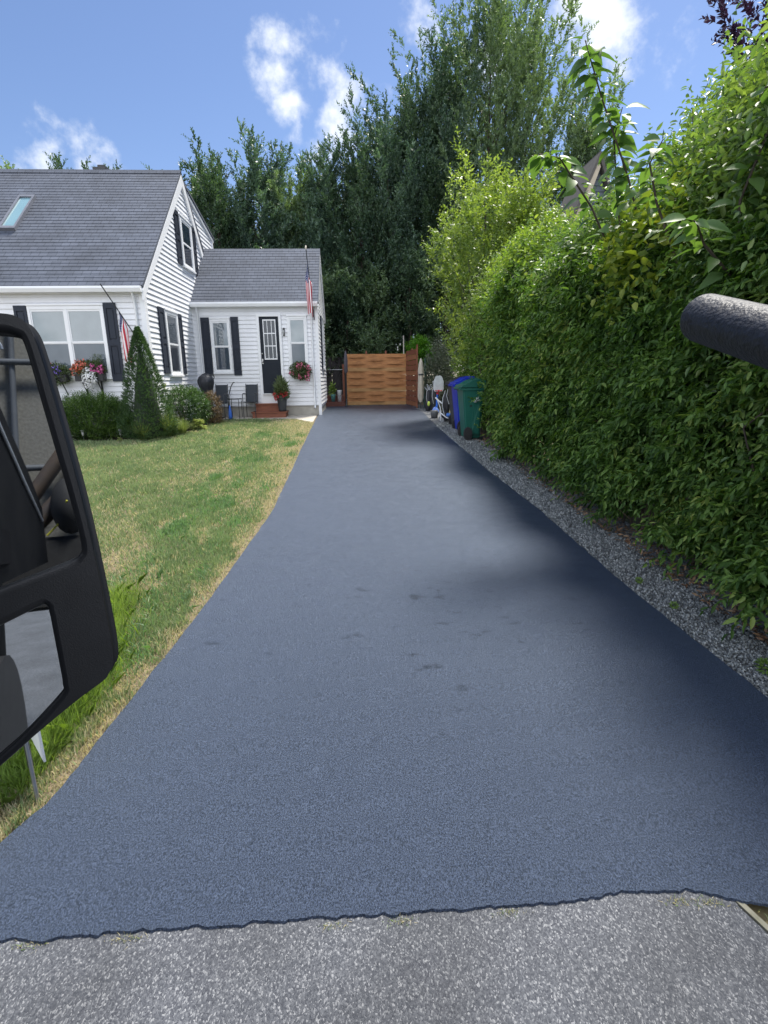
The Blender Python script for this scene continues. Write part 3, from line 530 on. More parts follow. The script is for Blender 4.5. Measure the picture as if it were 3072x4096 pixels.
# ---- windows and shutters; u = coordinate along the wall
blind_m = mat('white blind slats', (.55, .58, .58), .6, (.44, .47, .47), 3, .3)
curtain_m = mat('sheer curtain', (.36, .39, .43), .8, (.26, .29, .33), 9, .5, stretch=(9, 9, .4))
dark_in = mat('dim room', (.12, .14, .17), .9, (.08, .09, .11), 3, .4)
def wpt(wall):
    ax, pl, o = wall
    if ax == 'y': return lambda u, off, z: (u, pl+o*off, z)
    return lambda u, off, z: (pl+o*off, u, z)
def wbox(mb, f, u0, u1, o0, o1, z0, z1, b=0):
    p0, p1 = f(u0, o0, z0), f(u1, o1, z1); mb.box(p0[0], p1[0], p0[1], p1[1], p0[2], p1[2], b)
def window(wall, u0, u1, z0, z1, kind='blind', cas=.055, zm=None, par=None, twin=False, cz=.06, up='blind'):
    f = wpt(wall); par = par or house; mb = MB()
    wbox(mb, f, u0, u0+cas, .0, .055, z0, z1, .004); wbox(mb, f, u1-cas, u1, .0, .055, z0, z1, .004)
    wbox(mb, f, u0+cas, u1-cas, .0, .055, z1-cz, z1, .004); wbox(mb, f, u0-.01, u1+.01, .0, .075, z0-.045, z0, .004); wbox(mb, f, u0+cas, u1-cas, 0, .05, z0, z0+cz*.6, .004)
    wbox(mb, f, u0-.008, u1+.008, 0, .07, z1, z1+.035, .004)
    win = mb.build('window', white_trim, par)
    bays = [(u0+cas, u1-cas)]
    if twin:
        m_ = (u0+u1)/2; mb2 = MB(); wbox(mb2, f, m_-cas*.55, m_+cas*.55, 0, .052, z0+cz*.6, z1-cz); mb2.build('mullion', white_trim, win); bays = [(u0+cas, m_-cas*.55), (m_+cas*.55, u1-cas)]
    zm = zm or (z0+z1)/2; s_ = .024; zb, zt_ = z0+cz*.6, z1-cz
    for bi, (a, b) in enumerate(bays):
        mb = MB()
        for (lo, hi, o_) in ((zm, zt_, .044), (zb, zm+.02, .036)):
            wbox(mb, f, a, a+s_, .016, o_, lo, hi); wbox(mb, f, b-s_, b, .016, o_, lo, hi); wbox(mb, f, a+s_, b-s_, .016, o_, hi-.035, hi); wbox(mb, f, a+s_, b-s_, .016, o_, lo, lo+.035)
        mb.build('sash', white_trim, win)
        for (lo, hi, o_, gm_) in ((zm+.02, zt_-.02, .038, glass), (zb+.02, zm, .031, screened)):
            mb = MB(); mb.quad(f(a+s_*.5, o_, lo), f(b-s_*.5, o_, lo), f(b-s_*.5, o_, hi), f(a+s_*.5, o_, hi)); mb.build('glass', gm_, win)
        mb = MB(); lo, hi = zb+.03, zt_-.03
        if kind == 'blind':
            k_ = int((hi-lo)/.05)
            for q in range(k_):
                z = lo+(hi-lo)*q/k_; zz = z+(hi-lo)/k_*.80; mb.quad(f(a+s_, .0235, z), f(b-s_, .0235, z), f(b-s_, .0252, zz), f(a+s_, .0252, zz))
            mb.quad(f(a+s_, .0228, lo), f(b-s_, .0228, lo), f(b-s_, .0228, hi), f(a+s_, .0228, hi)); mb.build('blind', blind_m, win)
        else:
            nn_ = 22; mid_ = [(a+s_+(b-a-2*s_)*q/nn_, .0245+.0016*math.sin(q*2.1)) for q in range(nn_+1)]
            for q in range(nn_): mb.quad(f(mid_[q][0], mid_[q][1], lo), f(mid_[q+1][0], mid_[q+1][1], lo), f(mid_[q+1][0], mid_[q+1][1], hi), f(mid_[q][0], mid_[q][1], hi))
            mb.build('curtain', curtain_m, win)
    return win
def shutter(wall, u0, u1, z0, z1, par=None):
    f = wpt(wall); mb = MB(); st = (u1-u0)*.2; zc = (z0+z1)/2
    wbox(mb, f, u0, u1, .015, .026, z0, z1); 
    wbox(mb, f, u0, u0+st, .026, .045, z0, z1); wbox(mb, f, u1-st, u1, .026, .045, z0, z1)
    for a, b in ((z0, z0+.13), (zc-.06, zc+.05), (z1-.1, z1)): wbox(mb, f, u0+st, u1-st, .026, .045, a, b)
    for a, b in ((z0+.16, zc-.09), (zc+.08, z1-.13)): wbox(mb, f, u0+st+.012, u1-st-.012, .026, .038, a, b, .006)
    mb.build('shutter', black_shutter, par or house)
FW = ('y', Y1, -1); GW = ('x', X1, 1)
window(FW, -6.32, -4.87, 1.06, 2.42, 'blind', cas=.05, zm=1.72, twin=True, cz=.07)
shutter(FW, -4.865, -4.63, .97, 2.47); shutter(FW, -6.58, -6.34, .97, 2.43)
window(GW, 12.50, 13.36, 1.10, 2.46, 'curtain', cas=.10, zm=1.75)
shutter(GW, 12.14, 12.48, 1.12, 2.49); shutter(GW, 13.39, 13.70, 1.12, 2.49)
window(GW, 14.30, 15.26, 3.70, 4.80, 'curtain', cas=.12, zm=4.22)
shutter(GW, 13.94, 14.26, 3.68, 4.86); shutter(GW, 15.31, 15.62, 3.68, 4.82)
# ---------------- wing
sk = MB(); siding(sk, 'y', Y2, -1, lambda z: (X1+.02, X2-.02), .28, ZE2, c=.104); sk.box(X1+.02, X2-.02, Y2+.001, Y2+.1, .26, ZE2); sk.build('wing_front_wall', white_vinyl, house)
SL2 = (ZR2-ZE2)/(YR2-Y2)
def gr2(z):
    if z < ZE2: return (Y2+.02, Y3)
    t = (z-ZE2)/SL2; return (Y2+t, min(2*YR2-Y2-t, Y3))
sk = MB(); siding(sk, 'x', X2, 1, gr2, .28, ZR2-.08, c=.104); sk.add([(X2-.002, Y2+.01, .2), (X2-.002, Y3, .2), (X2-.002, Y3, ZE2), (X2-.002, YR2, ZR2-.03), (X2-.002, Y2+.01, ZE2)], [(0, 1, 2, 3, 4)])
sk.build('wing_side_wall', white_vinyl, house)
mb = MB(); mb.box(X1, X2-.03, Y2+.03, Y3-.03, -.1, .27); mb.build('foundation', concrete, house)
mb = MB(); mb.box(X1+.01, X2-.0, Y3-.01, Y3, .2, ZE2); mb.build('wing_rear_wall', white_vinyl, house)
wr = roofslab('r', X1+.02, X2+.055, Y2-.12, ZE2+.02, YR2, ZR2+.04, step=.125).build('wing_roof', m_shingle, house)
roofslab('r', X1+.02, X2+.055, Y3+.12, ZE2+.0, YR2+.003, ZR2+.04).build('wing_rear_roof', m_shingle, house)
mb = MB()
for ya, sgn in ((Y2-.12, -1), (Y3+.1, 1)): mb.prism([(X2+.016, ya, ZE2-.06), (X2+.016, YR2, ZR2-.02), (X2+.016, YR2, ZR2-.19), (X2+.016, ya, ZE2-.17)], (.035, 0, 0))
mb.build('wing_rake_board', white_trim, house)
gutter('g', X1+.02, X2+.03, Y2-.12, ZE2-.09, house)
mb = MB(); mb.box(X2-.055, X2+.0, Y2-.03, Y2+.02, .0, ZE2-.01); mb.box(X2, X2+.02, Y2-.03, Y2+.10, .0, ZE2-.01); mb.build('wing_corner_board', white_trim, house); mb = MB(); mb.box(X1+.003, X1+.035, Y2-.028, Y2+.0, .26, ZE2-.01); mb.build('inside_corner_trim', white_trim, house)
for xd, zb in ((-3.93, .25), (-1.03, .27)):
    mb = MB(); mb.tube([(xd, Y2-.13, ZE2-.08), (xd, Y2-.09, ZE2-.2), (xd, Y2-.05, ZE2-.3), (xd, Y2-.05, zb), (xd, Y2-.10, zb-.07)], .027, 6, sx=.85); mb.build('downspout', white_trim, house)
W2 = ('y', Y2, -1)
window(W2, -3.64, -3.14, 1.16, 2.49, 'curtain', cas=.05, zm=1.80)
shutter(W2, -3.875, -3.66, 1.08, 2.53); shutter(W2, -3.115, -2.92, 1.08, 2.54)
window(W2, -1.665, -1.155, 1.20, 2.54, 'blind', cas=.06, zm=1.87)
GW2 = ('x', X2, 1)
shutter(GW2, 15.72, 16.0, 1.22, 2.66); shutter(GW2, 16.9, 17.2, 1.22, 2.66); window(GW2, 16.03, 16.87, 1.26, 2.62, 'blind', cas=.09)
# door
f = wpt(W2); mb = MB(); wbox(mb, f, -2.455, -2.385, 0, .06, .34, 2.62, .004); wbox(mb, f, -1.885, -1.82, 0, .06, .34, 2.62, .004); wbox(mb, f, -2.385, -1.885, 0, .06, 2.54, 2.62, .004); wbox(mb, f, -2.385, -1.885, 0, .05, .34, .585, .004)
wbox(mb, f, -2.40, -1.87, 0, .10, .575, .60, .004); mb.build('door_frame', white_trim, house)
door_m = mat('slate painted door', (.012, .018, .028), .5, (.010, .015, .024), 5, .5, spec=.25)
mb = MB(); wbox(mb, f, -2.383, -1.887, .0, .026, .602, 2.538)
for (a, b, c, d) in ((-2.33, -2.16, .72, 1.36), (-2.11, -1.94, .72, 1.36)):
    wbox(mb, f, a, b, .026, .031, c, d, .003); wbox(mb, f, a+.02, b-.02, .031, .035, c+.04, d-.04, .003)
door = mb.build('door', door_m, house)
mb = MB(); gx0, gx1, gz0, gz1 = -2.295, -1.965, 1.50, 2.44
wbox(mb, f, gx0, gx1, .02, .04, gz1, gz1+.03); wbox(mb, f, gx0, gx1, .02, .04, gz0-.03, gz0); wbox(mb, f, gx0, gx0+.022, .02, .04, gz0, gz1); wbox(mb, f, gx1-.022, gx1, .02, .04, gz0, gz1)
for i in (1, 2):
    xx = gx0+(gx1-gx0)*i/3; wbox(mb, f, xx-.007, xx+.007, .022, .036, gz0, gz1); zz = gz0+(gz1-gz0)*i/3; wbox(mb, f, gx0+.022, gx1-.022, .023, .034, zz-.012, zz+.012)
mb.build('window_grille', white_trim, door)
mb = MB(); wbox(mb, f, gx0+.02, gx1-.02, .0265, .0285, gz0, gz1); mb.build('pane', mat('dark door glass', (.02, .03, .04), .08, spec=.8), door)
mb = MB(); mb.lathe((-2.355, Y2-.05, 1.42), [(.001, -.03), (.016, -.02), (.02, 0), (.016, .02), (.001, .03)], 10, 1, 1); wbox(mb, f, -2.37, -2.34, .02, .03, 1.36, 1.49); nick = mat('satin nickel', (.6, .6, .58), .3, metal=.9); mb.build('handle', nick, door); mb = MB(); mb.lathe((-2.355, Y2-.04, 1.62), [(.001, -.02), (.016, -.015), (.018, 0), (.016, .015), (.001, .02)], 10); mb.build('deadbolt', nick, door)

# ================================================================== THINGS ON AND NEAR THE HOUSE
# wall lamp
wl = empty('wall_lamp', (-1.76, Y2-.01, 2.14), 'small black wall lantern between the dark door and the window beside it', 'wall lamp')
mb = MB(); mb.box(-1.785, -1.735, Y2-.02, Y2-.012, 2.06, 2.26); mb.tube([(-1.76, Y2-.02, 2.24), (-1.76, Y2-.07, 2.26), (-1.76, Y2-.09, 2.23)], .006, 6); mb.lathe((-1.76, Y2-.09, 2.19), [(.001, .05), (.028, .03), (.03, .02), (.001, .02)], 8); mb.lathe((-1.76, Y2-.09, 2.05), [(.001, 0), (.02, .005), (.02, .02), (.001, .02)], 8)
for k in range(4): a = k*math.pi/2+.78; mb.tube([(-1.76+.02*math.cos(a), Y2-.09+.02*math.sin(a), 2.06), (-1.76+.027*math.cos(a), Y2-.09+.027*math.sin(a), 2.21)], .003, 4)
mb.build('bracket', dark_metal, wl)
mb = MB(); mb.lathe((-1.76, Y2-.09, 2.07), [(.001, 0), (.016, 0), (.021, .14), (.001, .14)], 8); mb.build('lantern_glass', mat('lamp glass', (.5, .52, .52), .2), wl)

# flags
def flagmat():
    m = bpy.data.materials.new('flag cloth'); m.use_nodes = True; n, l = nodes(m); b = n['Principled BSDF']; b.inputs['Roughness'].default_value = .8
    uv = n.new('ShaderNodeUVMap'); uv.uv_map = 'flag'; sp = n.new('ShaderNodeSeparateXYZ'); l.new(uv.outputs[0], sp.inputs[0])
    def mth(op, a, bb):
        q = n.new('ShaderNodeMath'); q.operation = op
        for i, z in enumerate((a, bb)):
            if z is None: continue
            if isinstance(z, (int, float)): q.inputs[i].default_value = z
            else: l.new(z, q.inputs[i])
        return q.outputs[0]
    U, V = sp.outputs[0], sp.outputs[1]     # U along hoist 0..1 (0 = top edge), V along fly
    st = mth('MODULO', mth('FLOOR', mth('MULTIPLY', U, 13.0), None), 2.0)
    can = mth('MULTIPLY', mth('LESS_THAN', U, 7/13), mth('LESS_THAN', V, .4))
    s1 = mth('ABSOLUTE', mth('SUBTRACT', mth('FRACT', mth('MULTIPLY', U, 16.7), None), .5), None); s2 = mth('ABSOLUTE', mth('SUBTRACT', mth('FRACT', mth('MULTIPLY', V, 27.5), None), .5), None)
    star = mth('LESS_THAN', mth('ADD', s1, s2), .3)
    a = n.new('ShaderNodeMix'); a.data_type = 'RGBA'; a.inputs[6].default_value = (.50, .03, .05, 1); a.inputs[7].default_value = (.78, .77, .78, 1); l.new(st, a.inputs['Factor'])
    c = n.new('ShaderNodeMix'); c.data_type = 'RGBA'; c.inputs[6].default_value = (.02, .035, .15, 1); c.inputs[7].default_value = (.75, .75, .78, 1); l.new(star, c.inputs['Factor'])
    d = n.new('ShaderNodeMix'); d.data_type = 'RGBA'; l.new(can, d.inputs['Factor']); l.new(a.outputs[2], d.inputs[6]); l.new(c.outputs[2], d.inputs[7]); l.new(d.outputs[2], b.inputs['Base Color'])
    return m
m_flag = flagmat()
def limp_flag(par, p0, p1, drop, w0, w1, folds=4.5, side=(0, -1, 0), seed=0):
    """flag hung along a pole from p0 (top) to p1; the cloth drops straight down in folds"""
    nu, nv = 52, 24; p0, p1 = Vector(p0), Vector(p1); vs = []; uvs = []
    for j in range(nv+1):
        v = j/nv
        for i in range(nu+1):
            u = i/nu; a = p0.lerp(p1, u)            # point on the hoist
            ease = sstep(0, .35, v)
            fx = (u-.25)/.75-.5 if u > .25 else -.5+.9*(.25-u)/.25*.5
            hang = Vector((p0.x*.45+p1.x*.55 + (w0+(w1-w0)*v)*(fx+.10*math.sin(u*14+seed+v*3)), p0.y*.5+p1.y*.5 + (0 if u > .25 else .03) + .022*math.sin(u*folds*6.283+seed+v), 0))
            x = a.x*(1-ease)+hang.x*ease; y = a.y*(1-ease)+hang.y*ease
            z = a.z - drop*v*(.93+.07*math.sin(u*5+seed)) + (p0.z-a.z)*.55*ease
            vs.append((x, y, z)); uvs.append((u, v))
    me = bpy.data.meshes.new('flag'); fs = [(j*(nu+1)+i, j*(nu+1)+i+1, (j+1)*(nu+1)+i+1, (j+1)*(nu+1)+i) for j in range(nv) for i in range(nu)]
    me.from_pydata(vs, [], fs); ul = me.uv_layers.new(name='flag')
    for lp in me.loops: ul.data[lp.index].uv = uvs[lp.vertex_index]
    me.polygons.foreach_set('use_smooth', [True]*len(fs)); return link('flag', me, m_flag, par)
fp = empty('flagpole', (-1.0, Y2-.03, 2.62), 'flagpole with striped flag in front of the low wing roof', 'flagpole')
T0, B0 = Vector((-1.04, 14.05, 3.98)), Vector((-.97, Y2-.04, 2.62))
mb = MB(); mb.tube([B0, T0], .013, 8, sx=.8); mb.build('pole', dark_metal, fp)
mb = MB(); mb.ball(T0+Vector((0, -.01, .05)), .022, .03, .045); mb.build('finial', mat('white finial', (.75, .68, .55), .4), fp)
mb = MB(); mb.box(-.985, -.955, Y2-.06, Y2-.015, 2.52, 2.70); mb.tube([(-.97, Y2-.04, 2.62), (-.955, Y2-.05, 2.45)], .012); mb.build('bracket', dark_metal, fp)
limp_flag(fp, B0.lerp(T0, .93), B0.lerp(T0, .45), 1.28, .15, .15, 3.4, seed=.6)
fp = empty('flagpole', (-4.30, Y1-.03, 1.82), 'dark slanting flagpole with striped flag behind the tip of the cone shaped spruce', 'flagpole')
T0, B0 = Vector((-4.66, 10.95, 2.74)), Vector((-4.30, Y1-.03, 1.82))
mb = MB(); mb.tube([B0, T0], .013, 8, sx=.8); mb.build('pole', dark_metal, fp)
mb = MB(); mb.box(-4.32, -4.28, Y1-.05, Y1-.012, 1.74, 1.92); mb.build('bracket', dark_metal, fp)
limp_flag(fp, B0.lerp(T0, .52), B0.lerp(T0, .30), 1.0, .20, .17, 2.2, seed=2.1)

# flowers
fl_green = leafmat('basket foliage', [(.05, .08, .035), (.085, .12, .05), (.13, .16, .08)], .5, .25)
def petal(name, c): return mat(name, c, .6, tuple(q*.8 for q in c), 30, .5)
pm = dict(pink=petal('pink petals', (.62, .16, .26)), orange=petal('coral petals', (.62, .15, .09)), white=petal('white petals', (.85, .85, .85)), violet=petal('violet petals', (.16, .10, .42)), red=petal('red petals', (.5, .02, .03)), magenta=petal('magenta petals', (.55, .10, .28)))
def flowers(par, c, r, n, m, s=.035, name='blossoms'):
    P, d = blob_points(n, c, r, .25); D = d + rng.normal(size=d.shape)*.5
    a = leaf_mesh(name, P, np.cross(D, rng.normal(size=d.shape)), D, s*(.7+.6*rng.random(n)), s*.9, m, par, fold=.05); return a
def leafblob(par, c, r, n, m, L=.06, W=.02, name='foliage', surf=.9, up=.3):
    P, d = blob_points(n, c, r, surf); D = d+rng.normal(size=d.shape)*.6+np.array([0, 0, up]); return leaf_mesh(name, P, D, d+np.array([0, 0, .6])+rng.normal(size=d.shape)*.3, L*(.7+.6*rng.random(n)), W*(.8+.4*rng.random(n)), m, par)
hb = empty('flower_basket', (-1.37, Y2-.12, 1.15), 'half round wall basket of pink petunias under the window right of the dark door', 'flower basket')
mb = MB(); mb.lathe((-1.37, Y2-.03, .98), [(.001, 0), (.10, .03), (.18, .12), (.2, .2), (.001, .2)], 14, .9, .8); mb.build('basket', mat('coir liner', (.12, .075, .04), .9), hb)
leafblob(hb, (-1.37, Y2-.16, 1.17), (.28, .17, .22), 2300, fl_green, .055, .022)
for cx_, cz_, rx_, rz_, n_ in ((-1.40, 1.27, .08, .10, 60), (-1.15, 1.22, .07, .10, 50), (-1.60, 1.13, .07, .06, 24), (-1.38, 1.05, .06, .1, 36), (-1.18, 1.02, .06, .12, 36), (-1.3, 1.32, .12, .05, 20)): flowers(hb, (cx_, Y2-.27, cz_), (rx_, .08, rz_), n_, pm['pink'], .045)
wb = empty('window_box', (-5.25, Y1-.12, 1.0), 'black window box under the twin window full of coral, white and pink flowers', 'window box')
mb = MB(); mb.box(-5.52, -4.96, Y1-.24, Y1-.08, .98, 1.13, .01)
for xx in (-5.4, -5.1): mb.tube([(xx, Y1-.02, .72), (xx, Y1-.2, .98)], .012, 6); mb.box(xx-.012, xx+.012, Y1-.05, Y1-.016, .7, .98)
mb.build('box', black_plastic, wb)
leafblob(wb, (-5.25, Y1-.17, 1.2), (.32, .14, .17), 1700, fl_green, .05, .02)
flowers(wb, (-5.38, Y1-.22, 1.27), (.16, .1, .13), 230, pm['orange'], .04); flowers(wb, (-5.5, Y1-.22, 1.16), (.08, .1, .1), 60, pm['orange'], .04)
flowers(wb, (-5.22, Y1-.28, 1.03), (.14, .07, .22), 300, pm['white'], .045); flowers(wb, (-5.12, Y1-.25, 1.22), (.05, .07, .08), 40, pm['magenta'], .05); flowers(wb, (-4.99, Y1-.25, 1.2), (.05, .07, .08), 40, pm['magenta'], .05)
leafblob(wb, (-5.06, Y1-.2, 1.35), (.1, .08, .14), 260, fl_green, .06, .008, name='dracaena_spike', up=1.2)
wb = empty('window_box', (-5.95, Y1-.12, 1.0), 'window box of violet flowers partly hidden behind the truck mirror', 'window box')
mb = MB(); mb.box(-6.2, -5.68, Y1-.24, Y1-.08, .98, 1.12, .01)
for xx in (-5.8,): mb.tube([(xx, Y1-.02, .72), (xx, Y1-.2, .98)], .012, 6)
mb.build('box', black_plastic, wb)
leafblob(wb, (-5.9, Y1-.17, 1.12), (.28, .14, .2), 1500, fl_green, .05, .02)
flowers(wb, (-5.93, Y1-.26, 1.14), (.2, .08, .14), 110, pm['violet'], .04); flowers(wb, (-6.02, Y1-.22, 1.33), (.1, .06, .05), 30, pm['orange'], .04)

# steps, pot
st = empty('wooden_steps', (-2.2, 14.4, 0), 'two red stained wooden steps below the dark door', 'steps')
mb = MB(); mb.box(-2.66, -1.74, 14.18, Y2-.02, .115, .145, .004); mb.box(-2.63, -1.77, 14.20, Y2-.03, -.02, .113); mb.build('step', redwood, st)
mb = MB(); mb.box(-2.60, -1.94, 14.44, Y2-.025, .315, .345, .004); mb.box(-2.57, -1.97, 14.46, Y2-.03, .146, .313); mb.build('step', redwood, st)
pt = empty('planter_pot', (-1.86, 14.32, .145), 'tall dark grey planter of red flowers standing on the wooden steps', 'planter')
mb = MB(); mb.lathe((-1.86, 14.32, .147), [(.001, 0), (.10, 0), (.115, .05), (.15, .36), (.155, .40), (.14, .40), (.13, .35), (.001, .34)], 18, .88, 1); mb.build('pot', mat('charcoal planter', (.045, .05, .058), .6), pt)
leafblob(pt, (-1.86, 14.32, .70), (.15, .15, .26), 900, leafmat('tall planter leaves', [(.06, .09, .04), (.11, .15, .07), (.2, .24, .12)], .5, .25), .14, .02, up=1.6)
leafblob(pt, (-1.86, 14.30, .58), (.19, .17, .14), 700, fl_green, .06, .025)
for a_, b_ in ((-2.02, .58), (-1.93, .52), (-1.73, .6), (-1.8, .55), (-2.0, .48), (-1.87, .62)): flowers(pt, (a_, 14.16, b_), (.04, .05, .06), 22, pm['red'], .035)

# patio furniture
def patio_chair(x, y, label):
    c = empty('patio_chair', (x, y, G(y)), label, 'chair', 'dark sling patio chairs'); g = G(y); w2 = .14
    mb = MB(); mb.prism([(x-w2, y-.20, .40), (x+w2, y-.20, .40), (x+w2, y+.2, .37), (x-w2, y+.2, .37)], (0, 0, .015)); mb.build('seat', m_sling, c)
    mb = MB(); mb.prism([(x-w2, y+.2, .38), (x+w2, y+.2, .38), (x+w2, y+.32, .84), (x-w2, y+.32, .84)], (0, .012, 0)); mb.build('backrest', m_sling, c)
    for s in (-1, 1):
        xx = x+s*(w2+.012)
        mb = MB(); mb.tube([(xx, y+.2, g), (xx, y+.22, .40), (xx, y+.33, .86)], .012, 6, sx=.8); mb.build('rear_leg', dark_metal, c)
        mb = MB(); mb.tube([(xx, y-.22, g), (xx, y-.22, .60), (xx, y-.1, .62), (xx, y+.26, .60)], .012, 6, sx=.8); mb.build('front_leg', dark_metal, c)
    return c
m_sling = mat('charcoal sling fabric', (.045, .053, .065), .8, (.035, .042, .052), 60, .5)
patio_chair(-2.69, 14.38, 'charcoal sling patio chair left of the wooden steps, in full view')
patio_chair(-3.42, 14.15, 'charcoal patio chair half hidden behind the reddish shrub and grill')
tb = empty('side_table', (-3.07, 14.3, G(14.3)), 'small dark side table between the two patio chairs', 'side table')
mb = MB(); mb.box(-3.22, -2.93, 14.1, 14.5, .475, .495, .005); mb.build('tabletop', dark_metal, tb)
for sx_ in (-3.205, -2.945):
    for sy_ in (14.12, 14.48): mb = MB(); mb.tube([(sx_, sy_, G(14.3)), (sx_, sy_, .475)], .010, 6, sx=.8); mb.build('leg', dark_metal, tb)
# covered grill
gy = 13.9; gl = empty('covered_grill', (-3.62, gy, G(gy)), 'kettle grill under a wrinkled black cover beside the house corner', 'grill')
mb = MB(); prof = [(.001, 1.13), (.09, 1.11), (.17, 1.05), (.205, .96), (.20, .9), (.17, .8), (.13, .68), (.10, .55), (.085, .4), (.08, .3)]; seg = 28; vs = []
for r, z in prof:
    for k in range(seg):
        a = 2*math.pi*k/seg; rr = r*(1+.10*math.sin(a*7+z*3)*min(1, (1.13-z)*4)); vs.append((-3.66+rr*math.cos(a)*.95+(.04 if z < .8 else 0)*(.8-z)*2, gy+rr*math.sin(a), z+.02*math.sin(a)))
mb.add(vs, [(i*seg+k, (i+1)*seg+k, (i+1)*seg+(k+1) % seg, i*seg+(k+1) % seg) for i in range(len(prof)-1) for k in range(seg)], True); mb.build('cover', mat('black grill cover', (.035, .038, .05), .5, (.02, .022, .03), 9, .6, bump=.5, bscale=18), gl)
mb = MB(); mb.tube([(-3.50+.06*math.cos(a), gy-.04, 1.04+.06*math.sin(a)) for a in np.linspace(-2.4, 2.4, 14)], .012, 6); mb.build('handle', dark_metal, gl)
for dx, dy in ((-.08, -.1), (.08, -.1), (0, .14)): mb = MB(); mb.tube([(-3.62+dx, gy+dy, .4), (-3.62+dx*1.7, gy+dy*1.6, G(gy))], .009, 6); mb.build('leg', dark_metal, gl)
# blue garden trimmer leaning by the chairs
ty = 13.95; tr = empty('string_trimmer', (-3.14, ty, G(ty)), 'blue garden trimmer with long black handle standing in front of the side table', 'trimmer')
mb = MB(); mb.lathe((-3.14, ty, -.02), [(.001, .0), (.055, .02), (.062, .08), (.05, .2), (.03, .30), (.02, .36), (.001, .37)], 12, .8, 1); mb.build('motor_housing', mat('blue plastic', (.05, .17, .62), .4), tr)
mb = MB(); mb.lathe((-3.13, ty, -.05), [(.001, 0), (.07, .01), (.075, .05), (.001, .06)], 12, .8, 1); mb.build('head', black_plastic, tr)
mb = MB(); mb.tube([(-3.15, ty, .3), (-3.13, ty-.02, .6), (-3.06, ty-.05, .8), (-2.99, ty-.07, .90), (-2.96, ty-.08, .90)], .014, 8, sx=.8); mb.build('handle', black_plastic, tr)
# path lights
def path_light(x, y, lb):
    g = G(y); o = empty('path_light', (x, y, g), lb, 'path light', 'solar path lights along the bed')
    mb = MB(); mb.lathe((x, y, g), [(.001, .24), (.045, .225), (.05, .21), (.001, .205)], 12, .8, 1); mb.build('cap', mat('pewter', (.32, .33, .35), .35, metal=.5), o)
    mb = MB(); mb.lathe((x, y, g), [(.001, .12), (.022, .12), (.03, .205), (.001, .205)], 10, .8, 1); mb.build('lens', mat('clear lens', (.5, .5, .5), .3), o)
    mb = MB(); mb.tube([(x, y, g-.02), (x, y, g+.12)], .007, 6); mb.build('stake', dark_metal, o)
path_light(-5.27, 10.72, 'small pewter path light at the foot of the yew hedge bush')
path_light(-4.55, 10.70, 'small pewter path light just left of the cone shaped spruce')

# ================================================================== END OF THE DRIVE
YF = 19.5
wood_f = mat('orange cedar planks', (.56, .26, .095), .7, (.32, .14, .055), 5, .2, stretch=(1, 1, 5), bump=.3, bscale=30, detail=7)
wood_w = mat('weathered cedar planks', (.52, .30, .12), .75, (.36, .19, .08), 4, .3, stretch=(1, 1, 5), bump=.3, bscale=30, detail=7)
wf = empty('woven_fence', (.85, YF, 0), 'orange basket weave wooden fence closing the end of the driveway', 'fence')
posts = [-.19, .50, 1.19, 1.88]; nb = 15; ph = 1.75/nb
for r in range(nb):
    mb = MB(); z0 = .03+r*ph; z1 = z0+ph+.006; k = 48; par = 1 if r % 2 else -1; tilt = random.uniform(-.008, .008)
    pts = [(-.21+2.11*i/k, YF-.0+.030*par*math.sin(math.pi*((-.21+2.11*i/k)-posts[0])/.69)) for i in range(k+1)]
    a = [(x, y-.007, z0+tilt*x) for x, y in pts]; b = [(x, y-.009, z1+tilt*x) for x, y in pts]; c = [(x, y+.009, z0+tilt*x) for x, y in pts]; d = [(x, y+.009, z1+tilt*x) for x, y in pts]; n = k+1
    mb.add(a+b+c+d, [(i, i+1, n+i+1, n+i) for i in range(k)] + [(2*n+i+1, 2*n+i, 3*n+i, 3*n+i+1) for i in range(k)] + [(n+i, n+i+1, 3*n+i+1, 3*n+i) for i in range(k)] + [(i+1, i, 2*n+i, 2*n+i+1) for i in range(k)])
    mb.build('board', wood_w if r in (10, 4, 0) else wood_f, wf)
for i, x in enumerate(posts[1:3]): mb = MB(); mb.prism([(x-.03, YF+.056, 0), (x+.03, YF+.056, 0), (x+.03, YF+.056, 1.86), (x, YF+.056, 1.91), (x-.03, YF+.056, 1.86)], (0, .05, 0)); mb.build('post', redwood, wf)
rp_ = empty('fence_return', (1.97, 18.5, 0), 'reddish slatted screen panel at the right end of the woven fence', 'fence panel')
A_, B_ = Vector((1.91, 19.42, 0)), Vector((2.045, 17.5, 0)); nb = 11
for r in range(nb):
    z0 = .04+r*.165; mb = MB(); off = (.012 if r % 2 else -.0); mb.prism([(A_.x-off, A_.y, z0), (B_.x-off, B_.y, z0), (B_.x-off, B_.y, z0+.15+.0), (A_.x-off, A_.y, z0+.15)], (-.014, 0, 0)); mb.build('board', redwood if r % 3 else mat('brown cedar', (.34, .14, .06), .7, (.24, .09, .045), 5, .4, stretch=(1, 3, 5)), rp_)
for t, h in ((.02, 1.86), (.5, 1.9), (.98, 1.97)): q = A_.lerp(B_, t); mb = MB(); mb.box(q.x, q.x+.045, q.y-.04, q.y+.04, 0, h, .004); mb.build('post', redwood, rp_)
